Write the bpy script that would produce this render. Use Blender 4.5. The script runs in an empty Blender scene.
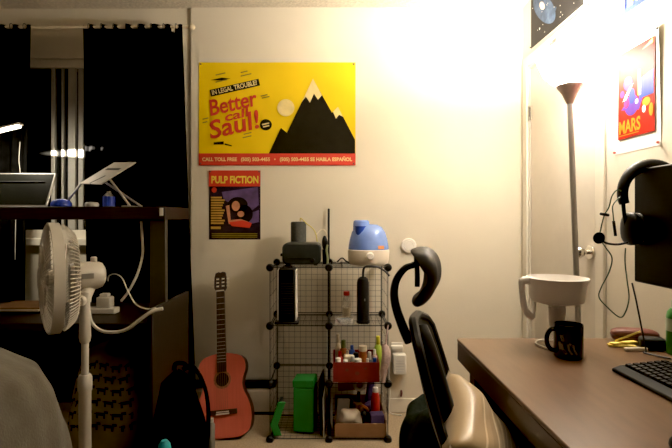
import bpy, math, random
from mathutils import Vector, Matrix, Euler
random.seed(7)
PI = math.pi
C = bpy.context.scene.collection
F, CX, CY, EYE = 468.0, 333.0, 217.0, 1.19

def at(px, py, Y):
    return Vector(((px - CX) * Y / F, Y, EYE - (py - CY) * Y / F))

# ---------------------------------------------------------------- materials
def mat(name, col, rough=0.6, metal=0.0, var=0.12, scale=18.0, bump=0.0, bscale=None, emit=None, estr=0.0,
        alpha=1.0, trans=0.0, spec=0.5, stretch=None, sheen=0.0, col2=None):
    m = bpy.data.materials.new(name); m.use_nodes = True
    nt = m.node_tree; b = nt.nodes['Principled BSDF']
    b.inputs['Roughness'].default_value = rough
    b.inputs['Metallic'].default_value = metal
    b.inputs['Specular IOR Level'].default_value = spec
    b.inputs['Alpha'].default_value = alpha
    b.inputs['Transmission Weight'].default_value = trans
    if sheen: b.inputs['Sheen Weight'].default_value = sheen
    tc = nt.nodes.new('ShaderNodeTexCoord'); mp = nt.nodes.new('ShaderNodeMapping')
    nt.links.new(tc.outputs['Object'], mp.inputs['Vector'])
    if stretch: mp.inputs['Scale'].default_value = stretch
    n = nt.nodes.new('ShaderNodeTexNoise'); n.inputs['Scale'].default_value = scale
    n.inputs['Detail'].default_value = 4
    nt.links.new(mp.outputs['Vector'], n.inputs['Vector'])
    r = nt.nodes.new('ShaderNodeValToRGB')
    c = list(col)[:3]
    lo = [x * (1 - var) for x in c]; hi = [min(1, x * (1 + var)) for x in c]
    if col2: hi = list(col2)
    r.color_ramp.elements[0].position = 0.3; r.color_ramp.elements[1].position = 0.7
    r.color_ramp.elements[0].color = (*lo, 1); r.color_ramp.elements[1].color = (*hi, 1)
    nt.links.new(n.outputs['Fac'], r.inputs['Fac'])
    nt.links.new(r.outputs['Color'], b.inputs['Base Color'])
    if bump:
        n2 = nt.nodes.new('ShaderNodeTexNoise'); n2.inputs['Scale'].default_value = bscale or scale * 4
        n2.inputs['Detail'].default_value = 3
        nt.links.new(mp.outputs['Vector'], n2.inputs['Vector'])
        bp = nt.nodes.new('ShaderNodeBump'); bp.inputs['Strength'].default_value = bump
        bp.inputs['Distance'].default_value = 0.01
        nt.links.new(n2.outputs['Fac'], bp.inputs['Height']); nt.links.new(bp.outputs['Normal'], b.inputs['Normal'])
    if emit:
        b.inputs['Emission Color'].default_value = (*emit, 1); b.inputs['Emission Strength'].default_value = estr
    return m

M = {}
def mk(k, *a, **kw): M[k] = mat(k, *a, **kw)
mk('wall_paint', (.68, .612, .492), .85, var=.03, scale=3, bump=.06, bscale=120)
mk('ceiling_popcorn', (.62, .55, .44), .95, var=.12, scale=60, bump=.9, bscale=75)
mk('carpet', (.40, .31, .21), .95, var=.2, scale=120, bump=.5, bscale=300)
mk('white_trim', (.72, .66, .55), .5, var=.02)
mk('door_paint', (.62, .56, .47), .45, var=.02)
mk('sash_paint', (.36, .34, .30), .5, var=.04)
mk('poster_navy', (.010, .016, .075), .5, spec=.08)
mk('poster_ochre', (.26, .22, .03), .5, spec=.08)
mk('poster_pale', (.33, .32, .28), .5, spec=.08)
mk('black_plastic', (.007, .007, .0075), .38, var=.2, spec=.35)
mk('satin_black', (.012, .012, .013), .5, var=.2, spec=.3)
mk('black_wire', (.010, .010, .011), .5, var=.1)
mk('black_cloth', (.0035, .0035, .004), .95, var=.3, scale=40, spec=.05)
mk('dark_green_cloth', (.016, .021, .016), .95, var=.4, scale=12, bump=.4, bscale=30, spec=.15)
mk('curtain_black', (.0022, .0022, .0026), .95, var=.3, scale=25, spec=.04)
mk('espresso_wood', (.017, .010, .006), .45, var=.35, scale=9, stretch=(1, 12, 12))
mk('side_wood', (.014, .009, .005), .55, var=.3, scale=8, stretch=(10, 10, 1))
mk('post_paint', (.038, .033, .023), .5, var=.1)
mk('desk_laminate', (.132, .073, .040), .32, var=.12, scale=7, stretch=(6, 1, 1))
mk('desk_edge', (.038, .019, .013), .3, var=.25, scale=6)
mk('white_plastic', (.78, .74, .67), .35, var=.02)
mk('fan_plastic', (.52, .48, .41), .4, var=.02)
mk('grey_button', (.20, .19, .17), .5)
mk('beige_metal', (.60, .53, .42), .5, var=.04)
mk('blanket', (.095, .084, .065), .95, var=.12, scale=20, bump=.25, bscale=180, sheen=.2)
mk('silver', (.55, .53, .50), .3, metal=.9, var=.05)
mk('silver_matte', (.62, .57, .52), .45, metal=.25, var=.05)
mk('screen_dark', (.007, .0075, .006), .25, var=.2, spec=.25)
mk('chrome', (.78, .76, .72), .14, metal=1, var=.02)
mk('lamp_brown', (.30, .21, .16), .45, metal=.1, var=.1)
mk('lamp_pole', (.27, .24, .21), .4, metal=.15, var=.06)
mk('bowl_glow', (.95, .9, .8), .5, var=.01, emit=(1, .925, .81), estr=72)
mk('led_glow', (1, 1, .95), .5, var=.01, emit=(1, .90, .68), estr=9)
mk('salmon_top', (.56, .138, .095), .35, var=.05, scale=5, stretch=(20, 20, 1))
mk('guitar_side', (.055, .016, .010), .35, var=.15)
mk('rosewood', (.045, .022, .013), .5, var=.25, scale=20)
mk('neck_wood', (.16, .10, .055), .45, var=.2)
mk('ivory', (.70, .64, .52), .4, var=.03)
mk('hole_dark', (.018, .010, .006), .9)
mk('tan_rosette', (.28, .13, .07), .5, var=.3, scale=80)
mk('tank_blue', (.26, .42, .92), .12, var=.08, alpha=.72, spec=.6)
mk('tank_column', (.04, .10, .5), .2, var=.08)
mk('humid_white', (.76, .68, .56), .35, var=.02)
mk('orange_sticker', (.75, .30, .10), .5)
mk('toaster_grey', (.020, .023, .021), .38, var=.2)
mk('speaker_fabric', (.055, .058, .052), .85, var=.2, scale=90)
mk('yellow_cord', (.60, .50, .12), .5)
mk('green_hose', (.30, .33, .18), .5)
mk('green_card', (.022, .23, .045), .5, var=.12, scale=9)
mk('green_dark', (.010, .075, .018), .6)
mk('board_black', (.012, .012, .012), .6)
mk('board_white', (.40, .36, .30), .6)
mk('red_box', (.20, .020, .020), .5, var=.12, scale=14)
mk('cardboard', (.27, .15, .075), .8, var=.1, scale=14)
mk('red_plastic', (.55, .035, .025), .35)
mk('amber', (.42, .14, .04), .3)
mk('blue_plastic', (.02, .07, .32), .35)
mk('cream_plastic', (.68, .58, .42), .45)
mk('yellow_plastic', (.66, .62, .06), .4)
mk('lime', (.36, .50, .06), .45)
mk('olive', (.16, .2, .06), .5)
mk('pink_bag', (.55, .40, .36), .4, var=.15, scale=40, bump=.5, bscale=60)
mk('clear_plastic', (.80, .76, .68), .12, var=.02, alpha=.22, spec=.6)
mk('grey_cloth', (.10, .11, .12), .9, var=.3, scale=40)
mk('purple_cloth', (.06, .04, .11), .85, var=.3)
mk('paper', (.66, .58, .46), .8, var=.05)
mk('yellow_paper', (.82, .66, .16), .7, var=.06)
mk('mesh_olive', (.021, .022, .014), .7, var=.25, scale=200)
mk('headrest_skin', (.020, .017, .014), .55, var=.1, scale=60)
mk('mug_black', (.005, .005, .007), .16, var=.1)
mk('print_grey', (.20, .17, .14), .6)
mk('pitcher_white', (.90, .87, .84), .35, var=.02)
mk('filter_grey', (.60, .56, .54), .4, var=.02)
mk('redbrown_leather', (.15, .045, .032), .5, var=.15)
mk('green_bottle', (.055, .25, .05), .3, var=.06)
mk('green_cap', (.42, .50, .36), .4)
mk('key_black', (.009, .009, .009), .5, spec=.3)
mk('keyboard_body', (.008, .008, .008), .5, spec=.2)
mk('monitor_black', (.003, .003, .003), .45, spec=.12)
mk('curtain_charcoal', (.008, .008, .0078), .95, var=.3, scale=25, spec=.04)
mk('cable_green', (.030, .075, .025), .5)
mk('white_cord', (.62, .59, .52), .5)
mk('bag_cream', (.25, .205, .13), .95, var=.18, scale=10, bump=.4, bscale=18)
mk('bag_print', (.022, .014, .008), .95)
mk('turquoise', (.03, .34, .38), .4)
mk('cobalt', (.02, .05, .34), .35)
mk('glass_night', (.006, .006, .006), .06, var=.05, alpha=.85, spec=.5)
mk('poster_yellow', (.78, .55, .022), .5, spec=.08, var=.03, scale=4)
mk('poster_red', (.58, .045, .025), .5, var=.03)
mk('poster_black', (.016, .014, .010), .5, spec=.08)
mk('poster_cream', (.78, .62, .28), .5)
mk('poster_grey', (.25, .19, .02), .5)
mk('dark_print', (.030, .022, .032), .5, spec=.08, var=.3, scale=14)
mk('print_purple', (.10, .06, .16), .5, var=.4, scale=18)
mk('print_skin', (.50, .22, .12), .5, var=.2, scale=20)
mk('print_orange', (.55, .24, .02), .5, spec=.08)
mk('print_gold', (.52, .30, .06), .5)
mk('print_lime', (.75, .66, .08), .5)
mk('print_violet', (.10, .04, .22), .5, spec=.08)
mk('print_blue', (.045, .06, .24), .5, spec=.08)
mk('print_magenta', (.32, .03, .12), .5, spec=.08)
mk('mars_red', (.36, .018, .008), .5, spec=.08, var=.05)
mk('white_paper', (.80, .77, .72), .6, var=.01)
mk('galaxy_sky', (.016, .015, .015), .45, spec=.08, var=.4, scale=6)
mk('galaxy_mid', (.055, .085, .14), .5, spec=.08, var=.4, scale=22)
mk('galaxy_core', (.55, .42, .36), .5, var=.1)
mk('pin_red', (.55, .08, .06), .4)
mk('pin_dark', (.05, .04, .035), .4)
mk('disc_white', (.80, .76, .70), .5, var=.01)
mk('lens_grey', (.42, .40, .37), .3)
mk('jug_clear', (.80, .76, .68), .1, var=.02, alpha=.10, spec=.6)
mk('disc_shade', (.66, .62, .56), .5, var=.01)

def pillow_material():
    m = mat('satin_stripe', (.42, .30, .17), .38, var=.08, sheen=.2)
    nt = m.node_tree; b = nt.nodes['Principled BSDF']
    tc = nt.nodes.new('ShaderNodeTexCoord')
    sp = nt.nodes.new('ShaderNodeSeparateXYZ'); nt.links.new(tc.outputs['Object'], sp.inputs[0])
    mu = nt.nodes.new('ShaderNodeMath'); mu.operation = 'MULTIPLY'; mu.inputs[1].default_value = 3.4
    nt.links.new(sp.outputs['Z'], mu.inputs[0])
    fr = nt.nodes.new('ShaderNodeMath'); fr.operation = 'FRACT'; ad_ = nt.nodes.new('ShaderNodeMath'); ad_.operation = 'ADD'; ad_.inputs[1].default_value = .5; nt.links.new(mu.outputs[0], ad_.inputs[0]); nt.links.new(ad_.outputs[0], fr.inputs[0])
    r = nt.nodes.new('ShaderNodeValToRGB'); r.color_ramp.interpolation = 'CONSTANT'
    base = (.40, .29, .165, 1); hi = (.66, .55, .39, 1); mid = (.34, .24, .13, 1)
    el = r.color_ramp.elements
    el[0].position = 0; el[0].color = base
    el[1].position = .31; el[1].color = hi
    for p, c in ((.34, base), (.40, hi), (.425, base), (.50, hi), (.515, mid), (.565, hi), (.60, base), (.66, hi), (.68, mid), (.74, base), (.80, hi), (.82, base)):
        e = el.new(p); e.color = c
    nt.links.new(fr.outputs[0], r.inputs['Fac'])
    nt.links.new(r.outputs['Color'], b.inputs['Base Color'])
    return m
M['satin_stripe'] = pillow_material()

# ---------------------------------------------------------------- mesh builder
class MB:
    def __init__(s): s.v = []; s.f = []; s.m = []; s.mi = 0
    def add(s, vs, fs, T=None):
        o = len(s.v)
        for p in vs:
            p = Vector(p)
            s.v.append(T @ p if T else p)
        for f in fs: s.f.append([i + o for i in f]); s.m.append(s.mi)
        return s
    def box(s, c, d, T=None, R=None):
        x, y, z = d[0] / 2, d[1] / 2, d[2] / 2
        vs = [Vector((a * x, b * y, e * z)) for a in (-1, 1) for b in (-1, 1) for e in (-1, 1)]
        if R: vs = [R @ p for p in vs]
        vs = [p + Vector(c) for p in vs]
        return s.add(vs, [(0, 1, 3, 2), (4, 6, 7, 5), (0, 4, 5, 1), (2, 3, 7, 6), (0, 2, 6, 4), (1, 5, 7, 3)], T)
    def bb(s, lo, hi, T=None):
        return s.box([(a + b) / 2 for a, b in zip(lo, hi)], [b - a for a, b in zip(lo, hi)], T)
    def tube(s, pts, r, seg=8, smooth=0, T=None, flat=1.0):
        pts = [Vector(p) for p in pts]
        if not isinstance(r, (list, tuple)): r = [r] * len(pts)
        if smooth: pts, r = spline(pts, r, smooth)
        n = len(pts); vs = []; fs = []
        t0 = (pts[1] - pts[0]).normalized()
        up = Vector((0, 0, 1)) if abs(t0.z) < .9 else Vector((0, 1, 0))
        a = t0.cross(up).normalized()
        for i, p in enumerate(pts):
            t = (pts[min(i + 1, n - 1)] - pts[max(i - 1, 0)])
            t = t.normalized() if t.length > 1e-9 else t0
            a = (a - t * a.dot(t)); a = a.normalized() if a.length > 1e-6 else t.orthogonal().normalized()
            b = t.cross(a)
            for k in range(seg):
                q = 2 * PI * k / seg
                vs.append(p + a * math.cos(q) * r[i] + b * math.sin(q) * r[i] * flat)
        for i in range(n - 1):
            for k in range(seg):
                k2 = (k + 1) % seg
                fs.append((i * seg + k, i * seg + k2, (i + 1) * seg + k2, (i + 1) * seg + k))
        fs.append(tuple(range(seg))[::-1]); fs.append(tuple((n - 1) * seg + k for k in range(seg)))
        return s.add(vs, fs, T)
    def lathe(s, prof, seg=32, T=None, c=(0, 0, 0), sx=1, sy=1):
        vs = []; fs = []; c = Vector(c); n = len(prof)
        for r, z in prof:
            for k in range(seg):
                q = 2 * PI * k / seg
                vs.append(c + Vector((r * math.cos(q) * sx, r * math.sin(q) * sy, z)))
        for i in range(n - 1):
            for k in range(seg):
                k2 = (k + 1) % seg
                fs.append((i * seg + k, i * seg + k2, (i + 1) * seg + k2, (i + 1) * seg + k))
        closed = prof[0] == prof[-1]
        if prof[0][0] > 1e-5 and not closed: fs.append(tuple(range(seg))[::-1])
        if prof[-1][0] > 1e-5 and not closed: fs.append(tuple((n - 1) * seg + k for k in range(seg)))
        return s.add(vs, fs, T)
    def ell(s, c, r, T=None, seg=20, rings=12, e=1.0, R=None):
        vs = []; fs = []; c = Vector(c)
        def pw(x): return math.copysign(abs(x) ** e, x)
        for i in range(rings + 1):
            u = PI * i / rings
            for k in range(seg):
                q = 2 * PI * k / seg
                p = Vector((r[0] * pw(math.sin(u)) * pw(math.cos(q)), r[1] * pw(math.sin(u)) * pw(math.sin(q)), -r[2] * pw(math.cos(u))))
                if R: p = R @ p
                vs.append(c + p)
        for i in range(rings):
            for k in range(seg):
                k2 = (k + 1) % seg
                fs.append((i * seg + k, i * seg + k2, (i + 1) * seg + k2, (i + 1) * seg + k))
        return s.add(vs, fs, T)
    def prism(s, poly, h0, h1, T=None):
        n = len(poly)
        vs = [Vector((x, y, h0)) for x, y in poly] + [Vector((x, y, h1)) for x, y in poly]
        fs = [tuple(range(n))[::-1], tuple(range(n, 2 * n))]
        fs += [(i, (i + 1) % n, n + (i + 1) % n, n + i) for i in range(n)]
        return s.add(vs, fs, T)
    def grid(s, fn, nu, nv, T=None, cu=False):
        vs = [Vector(fn(i / nu, j / nv)) for i in range(nu + (0 if cu else 1)) for j in range(nv + 1)]
        w = nv + 1; N = nu if cu else nu + 1; fs = []
        for i in range(nu):
            i2 = (i + 1) % N
            for j in range(nv): fs.append((i * w + j, i2 * w + j, i2 * w + j + 1, i * w + j + 1))
        return s.add(vs, fs, T)

def spline(pts, r, k):
    P = []; Rr = []; n = len(pts)
    for i in range(n - 1):
        p0, p1, p2, p3 = pts[max(i - 1, 0)], pts[i], pts[i + 1], pts[min(i + 2, n - 1)]
        for j in range(k):
            t = j / k
            P.append(.5 * ((2 * p1) + (p2 - p0) * t + (2 * p0 - 5 * p1 + 4 * p2 - p3) * t * t + (3 * p1 - p0 - 3 * p2 + p3) * t ** 3))
            Rr.append(r[i] * (1 - t) + r[i + 1] * t)
    P.append(pts[-1]); Rr.append(r[-1])
    return P, Rr

LOC = {}
def obj(name, mb, mats, parent=None, bevel=0, sharp=35, world=True, solid=0, sub=0, bseg=2):
    import bmesh
    me = bpy.data.meshes.new(name)
    off = LOC.get(parent.name, Vector((0, 0, 0))) if (parent and world) else Vector((0, 0, 0))
    me.from_pydata([tuple(p - off) for p in mb.v], [], mb.f)
    if not isinstance(mats, (list, tuple)): mats = [mats]
    for k in mats: me.materials.append(M[k])
    for p, i in zip(me.polygons, mb.m): p.material_index = i; p.use_smooth = True
    bm = bmesh.new(); bm.from_mesh(me)
    bmesh.ops.remove_doubles(bm, verts=bm.verts, dist=1e-6)
    bmesh.ops.recalc_face_normals(bm, faces=bm.faces)
    bm.to_mesh(me); bm.free()
    me.set_sharp_from_angle(angle=math.radians(sharp))
    o = bpy.data.objects.new(name, me); C.objects.link(o)
    if parent: o.parent = parent; LOC[o.name] = off
    if solid:
        sm = o.modifiers.new('t', 'SOLIDIFY'); sm.thickness = solid; sm.offset = 0
    if bevel:
        bv = o.modifiers.new('b', 'BEVEL'); bv.width = bevel; bv.segments = bseg; bv.limit_method = 'ANGLE'; bv.angle_limit = math.radians(40)
    if sub:
        ss = o.modifiers.new('s', 'SUBSURF'); ss.levels = sub; ss.render_levels = sub
    return o
def tag(o, label=None, cat=None, group=None, kind=None):
    if label: o['label'] = label
    if cat: o['category'] = cat
    if group: o['group'] = group
    if kind: o['kind'] = kind
    return o
def thing(name, label, cat, loc=(0, 0, 0), rot=None, group=None):
    o = bpy.data.objects.new(name, None); C.objects.link(o)
    o.location = loc; o.empty_display_size = .05
    if rot is not None: o.rotation_euler = rot
    LOC[o.name] = Vector(loc)
    return tag(o, label, cat, group)
def struct(name, mb, mats, parent=None, **kw):
    o = obj(name, mb, mats, parent, **kw)
    if not parent: o['kind'] = 'structure'
    return o
def Tm(loc=(0, 0, 0), rx=0, ry=0, rz=0):
    return Matrix.Translation(loc) @ Euler((rx, ry, rz)).to_matrix().to_4x4()
def text_into(mb, body, size, T, bold=.0, align='LEFT', shear=0, width=None):
    cu = bpy.data.curves.new('txt', 'FONT'); cu.body = body; cu.size = size; cu.align_x = align
    cu.offset = bold; cu.shear = shear; cu.resolution_u = 3
    o = bpy.data.objects.new('txt', cu); C.objects.link(o)
    dg = bpy.context.evaluated_depsgraph_get()
    me = o.evaluated_get(dg).to_mesh()
    vs = [v.co.copy() for v in me.vertices]; fs = [tuple(p.vertices) for p in me.polygons]
    if width and vs:
        x0 = min(v.x for v in vs); x1 = max(v.x for v in vs); k = width / (x1 - x0)
        for v in vs: v.x = (v.x - x0) * k if align == 'LEFT' else v.x * k
    mb.add(vs, fs, T)
    o.to_mesh_clear(); bpy.data.objects.remove(o); bpy.data.curves.remove(cu)
def disc(mb, u, v, ru, rv, d, T, n=28):
    mb.add([(u + ru * math.cos(2 * PI * k / n), v + rv * math.sin(2 * PI * k / n), d) for k in range(n)], [tuple(range(n))], T)
def quad(mb, pts, d, T): mb.add([(a, b, d) for a, b in pts], [tuple(range(len(pts)))], T)
def rect(mb, u0, v0, u1, v1, d, T): quad(mb, [(u0, v0), (u1, v0), (u1, v1), (u0, v1)], d, T)

# ---------------------------------------------------------------- setting
WY, WX, CEIL, RX = 2.86, -.868, 2.47, 1.16      # rear wall plane, its step, ceiling height, right wall
struct('floor', MB().bb((-2.6, -1.3, -.1), (1.3, 3.1, 0)), 'carpet')
struct('ceiling', MB().bb((-2.6, -1.3, CEIL), (1.3, 3.1, CEIL + .1)), 'ceiling_popcorn')
struct('wall_back', MB().bb((WX, WY, 0), (RX + .14, WY + .16, CEIL)), 'wall_paint')
WL = WY + .014
W0, W1, WZ0, WZ1 = -2.05, -.97, 1.06, 2.165
w = MB()
w.bb((-2.6, WL, 0), (WX, WL + .14, WZ0)); w.bb((-2.6, WL, WZ1), (WX, WL + .14, CEIL))
w.bb((-2.6, WL, WZ0), (W0, WL + .14, WZ1)); w.bb((W1, WL, WZ0), (WX, WL + .14, WZ1))
struct('wall_back_window_side', w, 'wall_paint')
struct('wall_left', MB().bb((-2.72, -1.3, 0), (-2.6, 3.0, CEIL)), 'wall_paint')
# right wall with a recessed door
DY0, DY1, DZ = 2.045, 2.775, 2.075
w = MB()
w.bb((RX, -1.3, 0), (RX + .12, DY0, CEIL)); w.bb((RX, DY1, 0), (RX + .12, WY, CEIL)); w.bb((RX, DY0, DZ), (RX + .12, DY1, CEIL))
struct('wall_right', w, 'wall_paint')
tr = MB()
tr.bb((RX - .014, DY1, 0), (RX, DY1 + .06, DZ + .065)); tr.bb((RX - .014, DY0 - .06, 0), (RX, DY0, DZ + .065))
tr.bb((RX - .014, DY0, DZ), (RX, DY1, DZ + .065))
tr.bb((RX, DY1 - .012, 0), (RX + .11, DY1, DZ)); tr.bb((RX, DY0, 0), (RX + .11, DY0 + .012, DZ)); tr.bb((RX, DY0 + .012, DZ - .012), (RX + .11, DY1 - .012, DZ))
struct('trim_1', tr, 'white_trim', bevel=.004)
door = struct('door_1', MB().bb((RX + .006, DY0 + .015, .008), (RX + .046, DY1 - .015, DZ - .015)), 'door_paint', bevel=.003)
kz = EYE - 35 * 2.12 / F
R90 = Tm((RX + .006, 2.112, kz), 0, -PI / 2, 0)
obj('door_knob', MB().lathe([(.0, .075), (.018, .074), (.027, .062), (.028, .052), (.022, .040), (.011, .034), (.010, .012), (.031, .010), (.033, .004), (.033, 0)], 24, R90), 'chrome', door)
for hz in (1.80, .28):
    hb = MB(); hb.tube([(RX - .002, DY1 - .010, hz - .045), (RX - .002, DY1 - .010, hz + .045)], .007, 10)
    hb.box((RX + .003, DY1 - .030, hz), (.004, .03, .08))
    obj('hinge', hb, 'chrome', door)
hk = MB()
for yy in (2.42, 2.52):
    hk.tube([(RX - .016, yy - .08, 2.10), (RX - .030, yy - .08, 2.102), (RX - .042, yy - .08, 2.075), (RX - .040, yy - .08, 2.045), (RX - .050, yy - .08, 2.055)], .0035, 6, 3)
hk.box((RX - .016, 2.39, 2.10), (.004, .15, .016))
tag(obj('coat_hook', hk, 'grey_button'), 'small double grey coat hook above the white door', 'hook')
struct('baseboard_back', MB().bb((.33, WY - .014, 0), (RX - .001, WY, .085)), 'white_trim', bevel=.004)
struct('baseboard_right', MB().bb((RX - .012, .3, 0), (RX, DY0 - .061, .085)), 'white_trim', bevel=.004)

# window
win = struct('window_1', MB()
    .bb((W0, WL + .02, WZ0), (W0 + .05, WL + .11, WZ1)).bb((W1 - .05, WL + .02, WZ0), (W1, WL + .11, WZ1))
    .bb((W0 + .05, WL + .02, WZ1 - .05), (W1 - .05, WL + .11, WZ1)).bb((W0 + .05, WL + .02, WZ0), (W1 - .05, WL + .11, WZ0 + .05)), 'white_trim', bevel=.003)
def stile(x0, x1, y0, y1, nm='sash_stile'): return obj(nm, MB().bb((x0, y0, WZ0 + .05), (x1, y1, WZ1 - .05)), 'sash_paint', win, bevel=.003)
stile(-1.747, -1.722, WL + .025, WL + .055); stile(-1.684, -1.668, WL + .025, WL + .055)
stile(-1.640, -1.594, WL + .020, WL + .042); stile(-1.584, -1.553, WL + .034, WL + .055)
for (a, b) in ((W0 + .05, -1.747), (-1.722, -1.684), (-1.668, -1.640), (-1.594, -1.584), (-1.553, W1 - .05)):
    obj('pane', MB().bb((a, WL + .043, WZ0 + .05), (b, WL + .047, WZ1 - .05)), 'glass_night', win)
struct('trim_2', MB().bb((W0 - .04, WL - .045, WZ0 - .045), (W1 + .02, WL + .02, WZ0)), 'white_trim', bevel=.006)

# ---------------------------------------------------------------- curtains and rod
RODY, RODZ = 2.725, EYE + 190 * 2.725 / F
rod = thing('curtain_rod', 'thin pale curtain rod with a round end knob above the window', 'curtain rod', (-1.5, RODY, RODZ))
obj('rod', MB().tube([(-2.5, RODY, RODZ), (-.835, RODY, RODZ)], .009, 10), 'cream_plastic', rod)
obj('finial', MB().ell((-.822, RODY, RODZ), (.020, .017, .017)), 'cream_plastic', rod)
for bx in (-.93, -2.4):
    b = MB(); b.tube([(bx, WL, RODZ - .03), (bx, RODY + .01, RODZ - .012), (bx, RODY, RODZ - .012)], .006, 8); b.box((bx, WL - .004, RODZ - .03), (.025, .008, .06))
    b.box((bx, RODY, RODZ - .020), (.014, .02, .016))
    obj('bracket', b, 'cream_plastic', rod)
def curtain(x0t, x1t, x0b, x1b, ztop, zbot, n, amp, label, key='curtain_black'):
    def fn(u, v):
        z = ztop + (zbot - ztop) * v
        x = (x0t + (x1t - x0t) * u) * (1 - v) + (x0b + (x1b - x0b) * u) * v
        a = amp * (.55 + .45 * v)
        y = RODY + a * math.sin(2 * PI * n * u + .7 * math.sin(5 * u)) + .004 * math.sin(9 * v + 7 * u)
        return (x, y, z)
    mb = MB().grid(fn, n * 10, 14)
    rings = []
    for k in range(n):
        xx = x0t + (x1t - x0t) * (k + .5) / n
        tp = MB(); rings.append(tp)
        tp.tube([(xx, RODY + .019 * math.cos(a), RODZ + .019 * math.sin(a)) for a in [2 * PI * i / 14 for i in range(15)]], .002, 5)
    o = obj('curtain', mb, key, solid=.004)
    tag(o, label, 'curtain', 'black curtains at the window')
    for tp in rings: obj('curtain_ring', tp, 'black_wire', o, world=True)
    return o
curtain(-1.455, -.876, -1.42, -.79, RODZ + .012, .02, 8, .026, 'black curtain panel on the right, beside the cream wall')
curtain(-2.45, -1.755, -2.45, -1.80, RODZ + .010, .02, 9, .026, 'black curtain panel at the left edge of the window', 'curtain_charcoal')

# ---------------------------------------------------------------- left desk with riser shelf
dk = thing('hutch_desk', 'dark wooden desk with a high thick riser shelf under the window', 'desk', (-1.4, 2.4, 0))
SZ0, SZ1 = 1.178, 1.238
WT = .73
obj('riser_shelf', MB().bb((-2.15, 2.17, SZ0), (-.779, 2.53, SZ1)), 'espresso_wood', dk, bevel=.003)
obj('worktop', MB().bb((-2.15, 2.02, WT - .035), (-.801, 2.53, WT)), 'espresso_wood', dk, bevel=.003)
obj('riser_post', MB().bb((-.862, 2.20, WT), (-.788, 2.235, SZ0)), 'post_paint', dk, bevel=.003)
obj('riser_post', MB().bb((-2.14, 2.20, WT), (-2.06, 2.235, SZ0)), 'post_paint', dk, bevel=.003)
obj('side_panel', MB().bb((-.800, 2.02, 0), (-.779, 2.53, .79)), 'side_wood', dk, bevel=.003)
obj('side_panel', MB().bb((-2.14, 2.04, 0), (-2.10, 2.5, WT - .035)), 'espresso_wood', dk, bevel=.003)
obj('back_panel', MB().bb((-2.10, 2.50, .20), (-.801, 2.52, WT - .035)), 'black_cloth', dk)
tg = obj('price_tag', MB().bb((-.803, 2.166, SZ1 - .042), (-.787, 2.170, SZ1 - .006)), 'white_plastic', dk); tg['label'] = 'small white clip on the shelf front'

# tablet on kickstand
tb = thing('tablet_computer', 'dark-screened silver tablet computer propped on a kickstand beside the blue tin', 'tablet', (-1.60, 2.36, SZ1))
lean = math.radians(-25)
Tt = Tm((-1.60, 2.345, SZ1 + .004), lean, 0, 0)
obj('case', MB().bb((-.175, 0, 0), (.165, .010, .195), Tt), 'silver', tb, bevel=.003)
obj('screen', MB().bb((-.168, -.0016, .010), (.155, 0, .187), Tt), 'screen_dark', tb)
obj('kickstand', MB().prism([(-.12, .15), (.12, .15), (.12, 0), (-.12, 0)], -.002, .002, Tm((-1.60, 2.470, SZ1 + .003), math.radians(118), 0, 0)), 'satin_black', tb)
# laptop riser plate
A, Bp, Cp = at(81, 184, 2.43), at(101, 185, 2.28), at(136.5, 163, 2.35); Dp = A + Cp - Bp
nrm = (Bp - A).cross(Dp - A).normalized()
st = thing('laptop_stand', 'tilted silver plate stand on folding legs, on the desk shelf', 'stand', (-1.15, 2.37, SZ1))
pl = MB(); th = nrm * .007
pl.add([A, Bp, Cp, Dp, A + th, Bp + th, Cp + th, Dp + th], [(0, 1, 2, 3), (7, 6, 5, 4), (0, 4, 5, 1), (1, 5, 6, 2), (2, 6, 7, 3), (3, 7, 4, 0)])
obj('plate', pl, 'silver_matte', st, bevel=.002)
def onp(u, v): return A + (Bp - A) * u + (Dp - A) * v
sl = MB(); e = nrm * -.0012 if nrm.y > 0 else nrm * .0012
q = [onp(.18, .62), onp(.82, .62), onp(.82, .70), onp(.18, .70)]
sl.add([x - th * .12 for x in q] + [x + th * 1.12 for x in q], [(0, 1, 2, 3), (7, 6, 5, 4), (0, 4, 5, 1), (1, 5, 6, 2), (2, 6, 7, 3), (3, 7, 4, 0)])
obj('slot', sl, 'satin_black', st)
def foot(x, y): return Vector((x, y, SZ1 + .005))
obj('leg', MB().tube([A + Vector((0, 0, .002)), at(66, 203, 2.43), foot(-1.345, 2.43)], .006, 8), 'silver', st)
obj('leg', MB().tube([onp(.75, .35), foot(-1.01, 2.33)], .006, 8), 'silver', st)
obj('leg', MB().tube([onp(.2, .35), foot(-1.0, 2.45)], .006, 8), 'silver', st)
obj('hinge_block', MB().box(onp(.5, .28) - Vector((0, 0, .015)), (.09, .05, .022), R=Euler((0, -.45, 0)).to_matrix()), 'satin_black', st, bevel=.004)
obj('foot_bar', MB().tube([foot(-1.03, 2.29), foot(-1.03, 2.47)], .005, 8), 'silver', st)
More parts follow.
